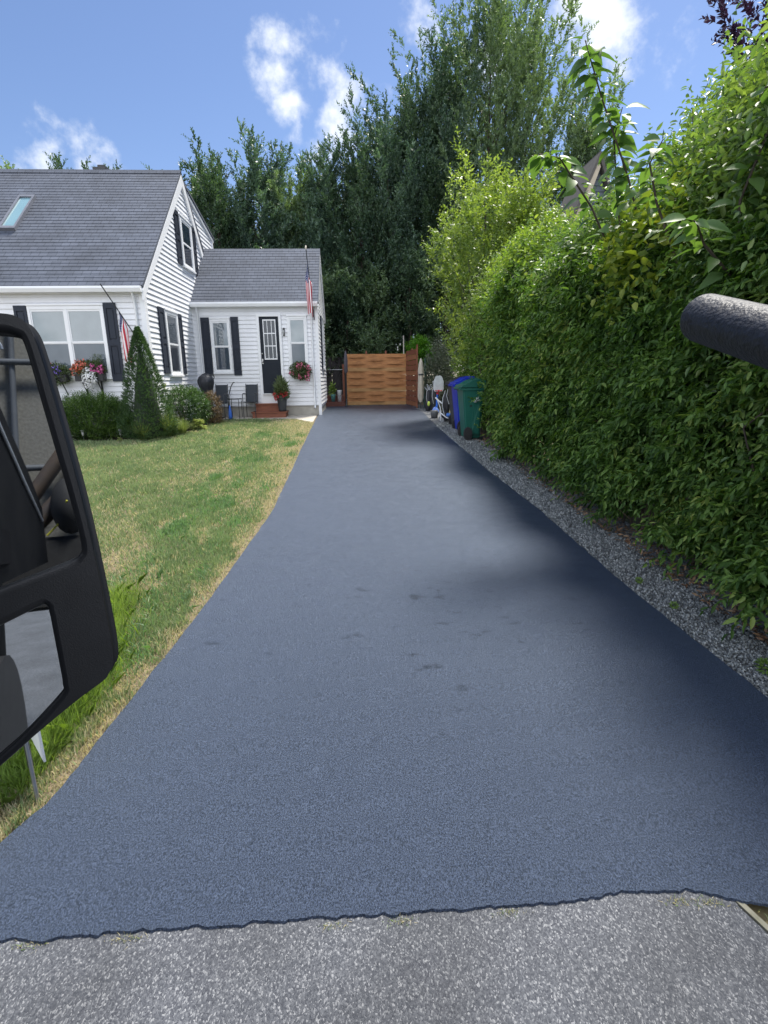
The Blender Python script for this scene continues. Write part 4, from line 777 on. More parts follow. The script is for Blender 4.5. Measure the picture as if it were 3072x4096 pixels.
# left of the fence: deck steps, pot, bucket, umbrella, post, old mesh fence
dk = empty('deck_steps', (-.6, 19.4, 0), 'low reddish brown deck steps behind the house corner', 'steps')
dm = mat('brown deck boards', (.16, .06, .045), .7, (.11, .04, .03), 5, .4, stretch=(1, 3, 8))
mb = MB(); mb.box(-1.3, -.30, 19.0, 19.6, 0, .17, .006); mb.build('step', dm, dk); mb = MB(); mb.box(-1.3, -.34, 19.35, 20.3, .172, .37, .006); mb.build('step', dm, dk)
pp = empty('potted_plant', (-.70, 19.16, .172), 'teal pot with a leafy green pepper plant on the deck steps', 'potted plant')
mb = MB(); mb.lathe((-.70, 19.16, .172), [(.001, 0), (.065, 0), (.09, .2), (.095, .25), (.08, .25), (.001, .22)], 14, .9, 1); mb.build('pot', mat('teal glaze', (.10, .28, .28), .4), pp)
leafblob(pp, (-.72, 19.16, .58), (.09, .1, .22), 160, leafmat('pepper leaves', [(.12, .2, .05), (.2, .3, .08), (.28, .36, .12)], .45, .35), .10, .045, up=.2); mb = MB(); mb.tube([(-.70, 19.16, .4), (-.72, 19.16, .75)], .008); mb.build('stem', m_grass, pp)
bk = empty('bucket', (-.48, 19.15, .172), 'tall white plastic bucket on the deck steps beside the teal pot', 'bucket')
mb = MB(); mb.lathe((-.48, 19.15, .172), [(.001, 0), (.065, 0), (.08, .34), (.085, .36), (.085, .39), (.075, .39), (.07, .36), (.001, .3)], 16, 1, 1); mb.build('pail', mat('white plastic', (.72, .73, .76), .4), bk)
mb = MB(); mb.tube([(-.555, 19.15, .54), (-.56, 19.10, .42), (-.5, 19.04, .36), (-.43, 19.05, .38), (-.40, 19.10, .45), (-.405, 19.15, .54)], .006, 6); mb.build('handle', dark_metal, bk)
ub = empty('patio_umbrella', (-.235, 19.0, 0), 'closed grey patio umbrella on a black pole at the left end of the woven fence', 'umbrella')
mb = MB(); mb.tube([(-.235, 19.0, 0), (-.225, 19.0, 1.80)], .02, 8, sx=.8); mb.build('pole', dark_metal, ub)
mb = MB(); prof = [(.03, 1.13), (.07, 1.2), (.065, 1.4), (.075, 1.55), (.05, 1.75), (.02, 1.86), (.001, 1.88)]; seg = 20
mb.add([(-.225+r*(1+.25*math.cos(k*math.pi/2.5))*.75*math.cos(2*math.pi*k/seg), 19+r*math.sin(2*math.pi*k/seg), z) for r, z in prof for k in range(seg)], [(i*seg+k, i*seg+(k+1) % seg, (i+1)*seg+(k+1) % seg, (i+1)*seg+k) for i in range(len(prof)-1) for k in range(seg)], True); mb.build('canopy', mat('grey canopy', (.13, .12, .14), .8, (.09, .085, .1), 9, .5), ub)
mb = MB(); mb.lathe((-.235, 19, 0), [(.001, 0), (.07, 0), (.06, .04), (.025, .06), (.025, .25), (.001, .25)], 12, .8, 1); mb.build('stand', dark_metal, ub)
mb = MB(); mb.tube([(-1.0, 18.6, 0), (-.985, 18.6, 1.0), (-1.0, 18.6, 2.5)], [.028, .025, .022], 8, sx=.8); po = empty('garden_pole', (-1.0, 18.6, 0), 'slender weathered wooden pole with a furled banner beside the house corner', 'pole')
mb.build('pole', mat('weathered pole', (.30, .22, .16), .8), po)
mb = MB(); mb.tube([(-.97, 18.6, 1.45), (-.955, 18.59, 1.15), (-.95, 18.6, .85), (-.93, 18.6, .45), (-.945, 18.6, .30)], [.02, .05, .03, .045, .02], 8, sx=.8); mb.build('banner', mat('furled banner', (.42, .4, .42), .8, (.14, .08, .16), 6, .1, stretch=(1, 1, 1.5)), po)
rpst = MB().box(-.36, -.29, 19.62, 19.69, 0, 1.45, .005).build('fence_post', redwood); tag(rpst, 'short reddish wooden post standing behind the closed grey umbrella', 'post')
mf = empty('mesh_fence', (-.9, 20.6, 0), 'dark chain link and panel fence seen past the deck steps', 'fence')
mb = MB(); 
for x in np.arange(-2.6, 6.0, .8): mb.tube([(x, 20.9, 0), (x, 20.9, 1.3)], .018, 6)
mb.tube([(-2.6, 20.9, 1.28), (6.0, 20.9, 1.28)], .015, 6); mb.build('frame', steel, mf)
mb = MB()
for i in range(7): mb.box(-2.6+i*.36, -2.6+i*.36+.345, 21.6, 21.63, 0, 1.75+.02*(i % 2))
mb.build('panel', mat('dark weathered boards', (.05, .045, .05), .9), mf)
mb = MB(); 
for i in range(40): x = -2.6+i*.1; mb.tube([(x, 20.9, .02), (x+.6, 20.9, 1.27)], .003, 3, cap=False); mb.tube([(x+.6, 20.9, .02), (x, 20.9, 1.27)], .003, 3, cap=False)
mb.build('mesh', dark_metal, mf)
# string lights on a white pole
sp_ = empty('light_pole', (1.86, 20.0, 0), 'thin pale pole rising behind the right end of the woven fence', 'pole')
MB().tube([(1.88, 20.0, 0), (1.865, 20.0, 2.42)], .028, 8, sx=.8).build('pole', mat('pale pole', (.5, .46, .42), .7), sp_)
sl_ = empty('string_lights', (1.8, 20.0, 2.3), 'string of small white bulbs hanging left of the pale pole', 'string lights')
cp = [(1.86, 20, 2.35), (1.70, 20, 2.12), (1.55, 20.3, 1.98), (1.25, 20.8, 1.9), (.6, 21.5, 2.0)]
MB().tube(cp, .006, 4).build('cable', dark_metal, sl_)
for x, y, z in ((1.74, 20, 2.14), (1.66, 20.1, 2.04), (1.66, 20.1, 1.96)): mb = MB(); mb.ball((x, y, z-.02), .02, .03, .04, 8, 6); mb.build('bulb', mat('frosted bulb', (.8, .8, .78), .3), sl_)

# ---- right side clutter
cu = empty('patio_umbrella', (2.12, 17.0, 0), 'closed cream umbrella standing right of the woven fence', 'umbrella')
mb = MB(); seg = 24; prof = [(.05, .2), (.10, .35), (.095, .7), (.085, 1.0), (.095, 1.15), (.07, 1.35), (.03, 1.50), (.001, 1.54)]
mb.add([(2.12+r*(1+.28*math.cos(k*math.pi*2/4))*.78*math.cos(2*math.pi*k/seg), 17+r*math.sin(2*math.pi*k/seg), z) for r, z in prof for k in range(seg)], [(i*seg+k, i*seg+(k+1) % seg, (i+1)*seg+(k+1) % seg, (i+1)*seg+k) for i in range(len(prof)-1) for k in range(seg)], True)
mb.build('canopy', mat('cream canvas', (.55, .50, .42), .85, (.45, .41, .34), 9, .5), cu)
mb = MB(); mb.tube([(2.12, 17, 0), (2.12, 17, .3)], .02); mb.build('pole', dark_metal, cu)
mb = MB(); mb.lathe((2.12, 17, 1.02), [(.088, 0), (.096, .01), (.096, .04), (.088, .05)], 20, .82, 1.02); mb.build('strap', dark_metal, cu)
gp = MB().tube([(2.30, 17.4, 0), (2.31, 17.4, 1.55)], [.035, .04], 8, sx=.8).build('green_post', mat('dark green sleeve', (.02, .07, .055), .6)); tag(gp, 'dark green post standing between the cream umbrella and the silvery shrub', 'post')
def bag(x, y, s, lb, tip=0):
    o = empty('golf_bag', (x, y, G(y)), lb, 'bag', 'black golf bags by the fence')
    mb = MB(); mb.tube([(x, y, G(y)), (x, y, .1*s), (x+.01, y+.02, .3*s), (x+.03, y+.05, .55*s), (x+.03, y+.06, .62*s)], [.09*s, .13*s, .12*s, .10*s, .09*s], 12, sx=.8); mb.build('body', mat('black nylon', (.012, .013, .017), .55, (.03, .032, .04), 14, .4), o)
    mb = MB(); mb.tube([(x-.02, y-.1*s, .2*s), (x-.07, y-.14*s, .4*s), (x-.05, y-.1*s, .6*s), (x+.02, y, .66*s)], .012, 6); mb.build('strap', mat('grey strap', (.35, .36, .38), .6), o)
    for k in range(4): mb = MB(); a = k*1.6; mb.tube([(x+.02+.03*math.cos(a), y+.05, .6*s), (x-.02+.06*math.cos(a), y+.08, (.72+.05*math.sin(k*2))*s)], .010, 6); mb.ball((x-.02+.06*math.cos(a), y+.08, (.74+.05*math.sin(k*2))*s), .016, .03, .02, 8, 6); mb.build('club', steel, o)
bag(2.20, 15.9, .95, 'black golf bag nearest the driveway edge, beside the yellow ball'); bag(2.34, 15.7, 1.05, 'black golf bag next to the toy basketball hoop'); bag(2.30, 16.4, .9, 'black golf bag standing behind the other two bags')
tn = MB().ball((2.17, 15.55, .22), .04, .07, .07, 16, 10).build('ball', mat('lime yellow ball', (.6, .75, .12), .7)); tag(tn, 'lime yellow ball hanging low in front of the black golf bags', 'ball')
hoop = empty('basketball_hoop', (2.36, 14.9, 0), 'toy basketball hoop with white backboard and bright blue pole', 'basketball hoop')
hy = 14.9
bb = [(-.17, .08), (-.17, .30), (-.11, .42), (-.06, .45), (.06, .45), (.11, .42), (.17, .30), (.17, .08), (.12, .02), (-.12, .02)]
mb = MB(); mb.prism([(2.35+a*.82, hy, .55+b) for a, b in bb], (0, .02, 0)); mb.prism([(2.35+a*.66, hy-.008, .575+b*.86) for a, b in bb], (0, .008, 0)); mb.build('backboard', mat('white hoop plastic', (.68, .71, .74), .35), hoop)
mb = MB(); mb.tube([(2.35+.09*.82*math.cos(a), hy-.11+.10*math.sin(a), .60) for a in np.linspace(0, 6.283, 20)], .011, 6, cap=False); mb.box(2.33, 2.37, hy-.03, hy, .56, .62)
mb.ball((2.27, hy-.012, .60), .014, .012, .018, 8, 6); mb.ball((2.43, hy-.012, .60), .014, .012, .018, 8, 6); mb.box(2.295, 2.345, hy-.03, hy+.03, .50, .55); mb.build('rim', mat('red hoop plastic', (.6, .03, .04), .4), hoop)
mb = MB(); mb.tube([(2.32, hy, .52), (2.31, hy, .25), (2.29, hy, .03)], [.028, .033, .04], 8, sx=.9); mb.build('pole', mat('bright blue plastic', (.01, .14, .66), .35), hoop)
mb = MB(); mb.lathe((2.27, hy, 0), [(.001, 0), (.14, 0), (.15, .05), (.10, .12), (.05, .16), (.001, .17)], 16, .7, 1); mb.build('base', mat('pale blue base', (.18, .3, .75), .4), hoop)
# toy ride-on
trk = empty('toy_tricycle', (2.15, 12.9, G(12.9)), 'small white framed toy tricycle with blue seat lying beside the black bin', 'tricycle'); g0 = G(12.9)
mb = MB(); mb.tube([(2.02, 12.95, g0+.50), (2.09, 12.95, g0+.32), (2.10, 12.9, g0+.06)], .014, 6); mb.tube([(1.98, 13.0, g0+.56), (2.03, 12.95, g0+.50), (2.13, 12.9, g0+.42)], .02, 6); mb.tube([(2.09, 12.9, g0+.2), (2.2, 12.7, g0+.10), (2.28, 12.5, g0+.08)], .014, 6); mb.tube([(2.1, 12.9, g0+.08), (2.02, 12.5, g0+.06)], .012, 6); mb.build('frame', mat('white tubing', (.7, .72, .75), .3), trk)
mb = MB(); mb.ball((2.23, 12.6, g0+.17), .06, .12, .05, 12, 8); mb.build('seat', mat('blue seat', (.05, .18, .6), .4), trk)
for (x, y) in ((2.07, 12.55), (2.22, 12.3), (2.10, 13.0)): mb = MB(); mb.disc_y((x, y, g0+.055), .04, .06, y-.02, y+.02); mb.build('wheel', mat('grey wheel', (.3, .32, .34), .5), trk)
cn = empty('plastic_tub', (2.07, 13.6, G(13.6)), 'low dark grey round tub in front of the blue hoop pole', 'tub')
mb = MB(); mb.lathe((2.06, 13.7, G(13.7)), [(.001, 0), (.11, 0), (.13, .12), (.12, .18), (.001, .18)], 14, .75, 1); mb.build('tub', mat('dark grey tub', (.10, .105, .11), .6), cn)
sr = empty('folded_stroller', (2.2, 12.5, G(12.5)), 'folded black stroller with white tube frame behind the black bin', 'stroller'); sg = G(13)
mb = MB(); mb.ball((2.27, 13.2, sg+.35), .085, .2, .30, 14, 10); mb.ball((2.22, 13.1, sg+.14), .10, .16, .12, 12, 8); mb.build('canopy', mat('black stroller fabric', (.012, .013, .016), .7, (.03, .03, .035), 10, .4), sr)
mb = MB(); mb.tube([(2.20, 12.9, sg+.72), (2.15, 12.95, sg+.55), (2.14, 12.95, sg+.35), (2.19, 12.9, sg+.1), (2.27, 12.9, sg+.08)], .010, 6); mb.tube([(2.26, 12.9, sg+.75), (2.24, 12.95, sg+.6), (2.30, 12.95, sg+.4)], .010, 6); mb.build('frame', mat('light stroller tubing', (.55, .58, .6), .3), sr)
for (x, y) in ((2.2, 12.85), (2.30, 12.95)): mb = MB(); mb.disc_y((x, y, sg+.07), .045, .075, y-.02, y+.02); mb.build('wheel', black_plastic, sr)
# wheeled bins
def bin_(x, y, H, lb, body_m, lid_m, wid=.37, dep=.62, emblem=False):
    g = G(y); o = empty('wheeled_bin', (x, y, g), lb, 'wheeled bin', 'wheeled bins by the hedge')
    x0t, x1t = x-.02, x+wid; x0b, x1b = x+.07, x+wid-.03; zt = g+H*.88; zb = g+.03
    lo = [(x0b, y-dep*.36), (x1b, y-dep*.36), (x1b, y+dep*.36), (x0b, y+dep*.36)]; hi = [(x0t, y-dep/2), (x1t, y-dep/2), (x1t, y+dep/2), (x0t, y+dep/2)]
    bm = bmesh.new(); vv = [bm.verts.new((a, b, zb)) for a, b in lo]+[bm.verts.new((a, b, zt)) for a, b in hi]
    for f_ in ((0, 3, 2, 1), (4, 5, 6, 7), (0, 1, 5, 4), (1, 2, 6, 5), (2, 3, 7, 6), (3, 0, 4, 7)): bm.faces.new([vv[i] for i in f_])
    bmesh.ops.bevel(bm, geom=bm.edges[:], offset=.022, segments=3, affect='EDGES'); bm.verts.ensure_lookup_table()
    mb = MB(); mb.add([v.co[:] for v in bm.verts], [[v.index for v in f_.verts] for f_ in bm.faces]); bm.free()
    mb.box(x0t-.012, x1t+.012, y-dep/2-.015, y+dep/2+.015, zt-.06, zt-.015, .008)
    mb.prism([(x+.17, y-dep*.40-.035, g+.25), (x+.175, y-dep*.40-.035, g+.12), (x+.30, y-dep*.40-.03, g+.12), (x+.31, y-dep*.45-.03, g+H*.7), (x+.17, y-dep*.45-.03, g+H*.7)], (0, .03, 0))
    mb.build('body', body_m, o)
    # domed lid hinged at the drive side
    mb = MB(); k = 8; pr = [(x0t-.03, zt), (x0t-.02, zt+.035), (x0t+.06, zt+.06), (x+wid*.4, zt+.12), (x+wid*.8, zt+.15), (x1t+.02, zt+.13), (x1t+.03, zt+.03), (x1t+.02, zt)]
    mb.prism([(a, y-dep/2-.02, b) for a, b in pr], (0, dep+.04, 0))
    for q in range(5): yy = y-dep/2+.06+q*dep*.2; mb.prism([(a, yy, b+.008) for a, b in pr[2:6]]+[(pr[5][0], yy, pr[5][1]-.02), (pr[2][0], yy, pr[2][1]-.02)], (0, .03, 0))
    mb.build('lid', lid_m, o)
    mb = MB(); mb.tube([(x0t-.055, y-dep*.42, zt-.02), (x0t-.06, y, zt-.02), (x0t-.055, y+dep*.42, zt-.02)], .016, 8); mb.box(x0t-.06, x0t, y-dep*.44, y-dep*.38, zt-.05, zt, .005); mb.box(x0t-.06, x0t, y+dep*.38, y+dep*.44, zt-.05, zt, .005); mb.build('handle', lid_m, o)
    for yy in (y-dep*.5, y+dep*.42):
        mb = MB(); mb.disc_y((x+.09, yy, g+.125), .078, .125, yy-.03, yy+.03, 24); mb.disc_y((x+.09, yy, g+.125), .045, .07, yy-.04, yy+.035, 16); mb.build('wheel', m_rub, o)
    if emblem:
        yy = y-dep*.47-.045; mb = MB(); mb.disc_y((x+.235, 0, g+.76), .012, .026, yy-.006, yy, 12); mb.box(x+.205, x+.265, yy-.003, yy+.02, g+.722, g+.732); mb.box(x+.185, x+.225, yy-.003, yy+.02, g+.700, g+.712); mb.tube([(x+.245, yy, g+.74), (x+.262, yy, g+.765), (x+.262, yy, g+.80)], .004, 5); mb.box(x+.268, x+.295, yy-.003, yy+.02, g+.735, g+.744); mb.build('emblem', mat('white print', (.75, .78, .78), .5), o)
        mb = MB(); mb.box(x+.12, x+.165, y-dep/2-.003+.03, y-dep/2+.06, g+.62, g+.645); mb.build('slot', m_rub, o)
m_rub = mat('black rubber', (.012, .012, .014), .75, (.02, .02, .022), 20, .5)
mg = mat('green bin plastic', (.012, .115, .085), .42, (.010, .095, .072), 3, .4); mblu = mat('blue bin plastic', (.01, .035, .42), .38, (.008, .028, .36), 3, .4); mk = mat('charcoal bin plastic', (.03, .032, .035), .5)
bin_(2.02, 10.15, 1.10, 'green wheeled bin with ribbed lid and white emblem, nearest the street', mg, mg, emblem=True)
bin_(2.09, 11.15, 1.10, 'bright blue wheeled bin squeezed between the green bin and the charcoal one', mblu, mblu)
bin_(2.15, 11.95, 1.07, 'charcoal wheeled bin behind the blue one, farthest from the street', mk, mk)
# yard sign by the driveway edge
ys_ = empty('yard_sign', (-1.23, 1.74, G(1.74)), 'white yard sign on thin metal stakes below the truck mirror', 'yard sign')
MB().tube([(-1.215, 1.73, G(1.73)-.03), (-1.222, 1.74, G(1.74)+.30)], .008, 8, sx=.8).build('stake', steel, ys_)
MB().tube([(-1.222, 1.74, G(1.74)+.145), (-1.224, 1.742, G(1.74)+.34)], .0105, 8, sx=.8).build('stake_sleeve', black_plastic, ys_)
MB().tube([(-1.40, 1.95, G(1.95)-.03), (-1.40, 1.95, G(1.95)+.3)], .008, 8, sx=.8).build('stake', steel, ys_)
mb = MB(); mb.prism([(-1.20, 1.78, G(1.7)+.13), (-1.50, 2.12, G(1.7)+.13), (-1.50, 2.12, G(1.7)+.55), (-1.20, 1.78, G(1.7)+.55)], (.006, .005, 0)); mb.build('panel', mat('white sign board', (.75, .76, .76), .5), ys_)

# ================================================================== VEGETATION
m_hedge = leafmat('privet leaves', [(.022, .055, .015), (.05, .105, .026), (.09, .17, .045), (.15, .25, .065), (.27, .32, .09)], .5, .36, (1.7, 1.8, .5), nscale=1.3, spec=.25)
m_bright = leafmat('bright young leaves', [(.11, .18, .06), (.18, .26, .08), (.27, .35, .11)], .42, .42, (1.6, 1.6, .5), nscale=.9)
m_bright2 = leafmat('light green shrub leaves', [(.06, .12, .035), (.11, .19, .05), (.18, .27, .07), (.26, .34, .09)], .45, .42, (1.6, 1.6, .5), nscale=1)
m_yellow = leafmat('yellow green vine leaves', [(.09, .16, .03), (.16, .24, .04), (.30, .36, .06)], .42, .45, (1.4, 1.3, .5), nscale=1)
m_dark = leafmat('dark tree leaves', [(.03, .06, .045), (.052, .092, .06), (.08, .13, .078), (.12, .18, .10)], .45, .22, (1.6, 1.9, .8), nscale=.45)
m_dark2 = leafmat('blue green tree leaves', [(.042, .08, .068), (.07, .12, .092), (.11, .17, .12), (.15, .22, .15)], .45, .22, (1.6, 1.9, .9), nscale=.45)
m_mid = leafmat('mid green tree leaves', [(.075, .125, .085), (.12, .18, .11), (.17, .24, .14), (.23, .31, .16)], .45, .28, (1.6, 1.8, .7), nscale=.45)
m_purple = leafmat('purple leaves', [(.02, .012, .03), (.04, .022, .05), (.06, .035, .07)], .45, .2, (1.4, 1, 1.2))
m_silver = leafmat('silvery leaves', [(.07, .09, .06), (.12, .14, .10), (.2, .22, .16)], .5, .25, (1.3, 1.4, 1))
m_wild = leafmat('wild shrub leaves', [(.06, .11, .05), (.10, .165, .065), (.15, .22, .08), (.22, .29, .10)], .42, .36, (1.6, 1.8, .6), nscale=1)

def wob(y, z): return .06*np.sin(y*2.3+z*1.7)+.05*np.sin(y*5.1-z*4.3+1)+.06*np.sin(z*9+y*7)+.03*np.sin(z*17-y*13)
def ztop(y): return np.interp(y, [1.5, 2.6, 3.6, 5, 7, 9, 10.5, 11.6, 12.4], [1.55, 1.75, 1.95, 2.1, 2.25, 2.35, 2.3, 1.9, 1.2]) + .08*np.sin(y*3.1)+.05*np.sin(y*8.3)
def Gv(y): return np.where(y >= 14.7, 0, .042*(np.maximum(y, .8)-14.7))
hedge = empty('hedge', (2.7, 6.5, G(6.5)), 'long dense green privet hedge along the gravel strip right of the driveway', 'hedge')
n = 11500; y = 1.6*(11.8/1.6)**rng.random(n); g = Gv(y); u = rng.random(n)
skirt = .07+.20*np.clip(np.sin(y*4.4+1.2), 0, 1)+.10*np.clip(np.sin(y*1.9), 0, 1)
gap = ((np.abs(y-4.15) < .13) | (np.abs(y-3.05) < .12) | (np.abs(y-5.6) < .1))
z = g + skirt + (ztop(y)-g-skirt)*u; hz = z-g
keep = ~(gap & (hz < .42)); y, z, g, hz = y[keep], z[keep], g[keep], hz[keep]; n = len(y)
face = 2.37 + wob(y, z) + .10*sstep(1.5, 2.6, hz) - .16*np.exp(-((y-3.75)/.28)**2)*(1-sstep(.1, .5, hz)) - .10*np.exp(-((y-2.75)/.2)**2)*(1-sstep(.2, .6, hz)) + .12*(1-sstep(0, .3, hz))*(y > 4.5) + .48*sstep(8.9, 9.7, y)
dep = rng.random(n)**1.4*.36
O = np.stack([face+dep+.05, y, z], 1); Dv = np.stack([-.75+.45*rng.normal(size=n), .5*rng.normal(size=n)-.15, .35+.45*rng.normal(size=n)], 1)
sz = (.066+.0040*y)*(.7+.6*rng.random(n))
Pp, D, Nn, L, W = shoots(O, Dv, .2+.02*y, 9, 1, .37, ang=.85, droop=.65); k = np.repeat(sz, 9)
sel = np.ones(len(Pp), bool)
leaf_mesh('foliage', Pp, D, Nn, L*k*1.08, W*k, m_hedge, hedge, six=True, bend=.12)
# paler shoot tips poking out
n = 900; y = 1.9*(11.5/1.9)**rng.random(n); z = Gv(y)+.2+(ztop(y)-Gv(y)-.2)*rng.random(n); O = np.stack([2.38+wob(y, z)+.02, y, z], 1); Dv = np.stack([-.6+.4*rng.normal(size=n), .4*rng.normal(size=n), .6+.4*rng.normal(size=n)], 1)
Pp, D, Nn, L, W = shoots(O, Dv, .17, 8, 1, .34, ang=.7, droop=.1); k = np.repeat(.045+.004*y, 8)
leaf_mesh('young_shoots', Pp, D, Nn, L*k, W*k, leafmat('fresh hedge tips', [(.06, .13, .025), (.10, .19, .03), (.16, .26, .04)], .4, .35, (1.6, 1.8, .5)), hedge, six=True, bend=.1)
mb = MB()
for i in range(150):
    y = 1.8*(11.5/1.8)**random.random(); g = G(y); z = g+.1+(float(ztop(np.array(y)))-g)*random.random(); x = 2.38+float(wob(y, z)); s_ = .5+.12*y
    a_ = Vector((x+.12, y, z-.05)); b_ = a_+Vector((-.13*s_-random.random()*.06, random.gauss(0, .07)*s_, (.03+.10*random.random())*s_)); mb.tube([a_, (a_+b_)/2+Vector((0, 0, .015)), b_], [.0045, .0035, .0015], 4, sx=.8)
mb.build('twigs', mat('pale twig bark', (.16, .12, .08), .85), hedge)
# top and inner mass
n = 4200; y = 1.9*(12.0/1.9)**rng.random(n); x = 2.6+.6*rng.random(n); z = ztop(y)-.5*rng.random(n)**1.5-.25*(x-2.6)
Pp, D, Nn, L, W = shoots(np.stack([x, y, z], 1), np.stack([.5*rng.normal(size=n)-.2, .4*rng.normal(size=n), .8+.3*rng.normal(size=n)], 1), .3, 10, 1, .42, droop=.25); k = np.repeat(.06+.005*y, 10)
leaf_mesh('upper_foliage', Pp, D, Nn, L*k, W*k, m_hedge, hedge, six=True, bend=.1)
n = 3600; y = 1.9*(12.0/1.9)**rng.random(n); x = 2.72+.4*rng.random(n); z = Gv(y)+.35+(ztop(y)-Gv(y)-.6)*rng.random(n)
Pp, D, Nn, L, W = shoots(np.stack([x, y, z], 1), rng.normal(size=(n, 3))+[-.3, 0, .3], .3, 10, 1, .45); k = np.repeat(.09+.004*y, 10)
leaf_mesh('inner_foliage', Pp, D, Nn, L*k, W*k, m_hedge, hedge)
mb = MB()
for i in range(70):
    y = 1.8*(12/1.8)**random.random(); x = 2.55+.25*random.random(); g = G(y); pts = [(x, y, g-.02)]
    for k in range(1, 5): pts.append((x+random.gauss(0, .03)*k, y+random.gauss(0, .06)*k, g+.38*k))
    mb.tube(pts, [.018, .015, .012, .009, .006], 5, sx=.7)
mb.build('stem', bark, hedge)

def shrubmass(name, label, cat_, c, r, ns, m, leafL, leafW, up=.6, six=False, zmin=None, group=None, nleaf=9, shootL=.3, surf=.55, stems=3, droop=.25, asg=None):
    o = empty(name, (c[0], c[1], G(c[1])), label, cat_, group)
    P, d = blob_points(ns, c, r, surf); zm = G(c[1])+.02 if zmin is None else zmin
    k = P[:, 2] > zm; P, d = P[k], d[k]
    Pp, D, Nn, L, W = shoots(P, d*.8+np.array([0, 0, up])+rng.normal(size=d.shape)*.3, shootL*(.7+.6*rng.random(len(P))), nleaf, leafL, leafW, droop=droop)
    leaf_mesh('foliage', Pp, D, Nn, L, W, m, o, six=six, bend=.1)
    mb = MB()
    for i in range(stems):
        a = random.random()*6.28; mb.tube([(c[0], c[1], G(c[1])-.02), (c[0]+r[0]*.25*math.cos(a), c[1]+r[1]*.25*math.sin(a), G(c[1])+(c[2]-G(c[1]))*.6), (c[0]+r[0]*.5*math.cos(a), c[1]+r[1]*.5*math.sin(a), c[2]+r[2]*.4)], [.02+.012*r[2], .015+.008*r[2], .005], 6, sx=.7)
    mb.build('stem', bark, o); return o
# overgrown shrubs behind / above the hedge
shrubmass('overgrown_shrub', 'tall arching wild shrub at the right edge, in front of the purple leaved tree', 'shrub', (4.0, 5.4, 1.8), (1.05, 1.3, 1.75), 2500, m_wild, .10, .036, up=1.3, six=True, shootL=.55, nleaf=12, droop=.1)
shrubmass('overgrown_shrub', 'dense leafy shrub swelling above the hedge below the black bar', 'shrub', (3.15, 4.6, 1.8), (.6, 1.2, 1.2), 1900, m_wild, .085, .034, up=.8, six=True, shootL=.35, nleaf=10)
shrubmass('overgrown_shrub', 'green shrub crown between the saplings and the neighbouring house', 'shrub', (4.5, 7.4, 1.9), (.9, 1.0, 1.5), 1700, m_wild, .11, .042, up=1.1, shootL=.5, nleaf=12)
shrubmass('overgrown_shrub', 'dark rounded shrub top rising over the middle of the hedge', 'shrub', (2.9, 6.4, 1.9), (.5, 1.3, .80), 1500, m_wild, .095, .04, up=.8, shootL=.35)
shrubmass('vine', 'yellow green grape vine leaves draped over the hedge top', 'vine', (2.62, 4.55, 1.85), (.30, .75, .42), 240, m_yellow, .10, .062, up=.5, six=True, shootL=.3, nleaf=7, surf=.3)
shrubmass('overgrown_shrub', 'leafy shrub top leaning over the hedge right beside the black bar, at the right edge', 'shrub', (3.1, 3.0, 1.75), (.75, 1.7, 1.75), 3600, m_wild, .09, .034, up=.8, six=True, shootL=.35, nleaf=10)
shrubmass('overgrown_shrub', 'loose light green shrub spilling over the far half of the hedge top', 'shrub', (3.0, 8.9, 2.25), (.55, 1.4, .75), 1400, m_bright2, .10, .04, up=1.0, six=True, shootL=.4, nleaf=10)
# feathery tall shoots against the sky
fs = empty('tall_shoots', (3.2, 5.2, G(5.2)), 'feathery upright shoots with small leaves silhouetted against the sky at the right', 'shrub')
Pa, mbx = [], MB()
for i in range(46):
    bx_, by_ = 2.75+1.3*random.random(), 4.7+1.4*random.random(); h_ = 2.65+.66*(bx_-2.6)+random.gauss(0, .22); b_ = Vector((bx_, by_, 1.8)); t_ = Vector((bx_+random.gauss(-.05, .1), by_+random.gauss(0, .15), h_)); L_ = (t_-b_).length
    Pa.append(shoots(np.array([b_[:]]), np.array([(t_-b_)[:]]), L_, 42, .085, .024, ang=1.0, sag=0, droop=.05)); mbx.tube([b_, t_], [.010, .003], 5, sx=.7)
q = cat(*Pa); leaf_mesh('foliage', *q, m_wild, fs, six=True, bend=.15); mbx.build('stem', bark, fs)
m_sap = leafmat('broad sapling leaves', [(.06, .12, .045), (.10, .18, .06), (.16, .26, .08)], .45, .42, (1.6, 1.7, .6), nscale=1)
# big leaved saplings
def sapling(pts, label, nl=26, L=.16, W=.085, m=None, top=8):
    nl = int(nl*1.7); pts = [Vector(p) for p in pts]; o = empty('sapling', (pts[0].x, pts[0].y, G(pts[0].y)), label, 'sapling', 'big leaved saplings above the hedge')
    MB().tube([(pts[0].x, pts[0].y, G(pts[0].y)), pts[0]] + pts[1:], [.02, .014]+[.010, .008, .005, .003][:len(pts)-1], 6, sx=.7).build('stem', bark, o)
    A = np.array([p[:] for p in pts]); s = np.linspace(.15, 1, nl)**.8; tt = s*(len(pts)-1); P = np.stack([np.interp(tt, range(len(pts)), A[:, k]) for k in range(3)], 1)
    a = np.arange(nl)*2.4+random.random()*6; D = np.stack([np.cos(a)*.8, np.sin(a)*.6, -.45+.5*rng.random(nl)], 1); Nn = np.stack([-np.cos(a)*.3, -.4+0*a, 1+0*a], 1)+rng.normal(size=(nl, 3))*.3
    P = P + nrm(D)*.03; sc = (.5+.6*rng.random(nl)); big_leaves('foliage', P, D, Nn, L*sc, W*sc*.9, m or m_sap, o); return o
sapling([(2.62, 4.9, 1.9), (2.38, 4.95, 2.6), (2.12, 5.0, 3.2), (1.97, 5.05, 3.62)], 'tallest big leaved sapling, its drooping tip against the white cloud', 34, .21, .12)
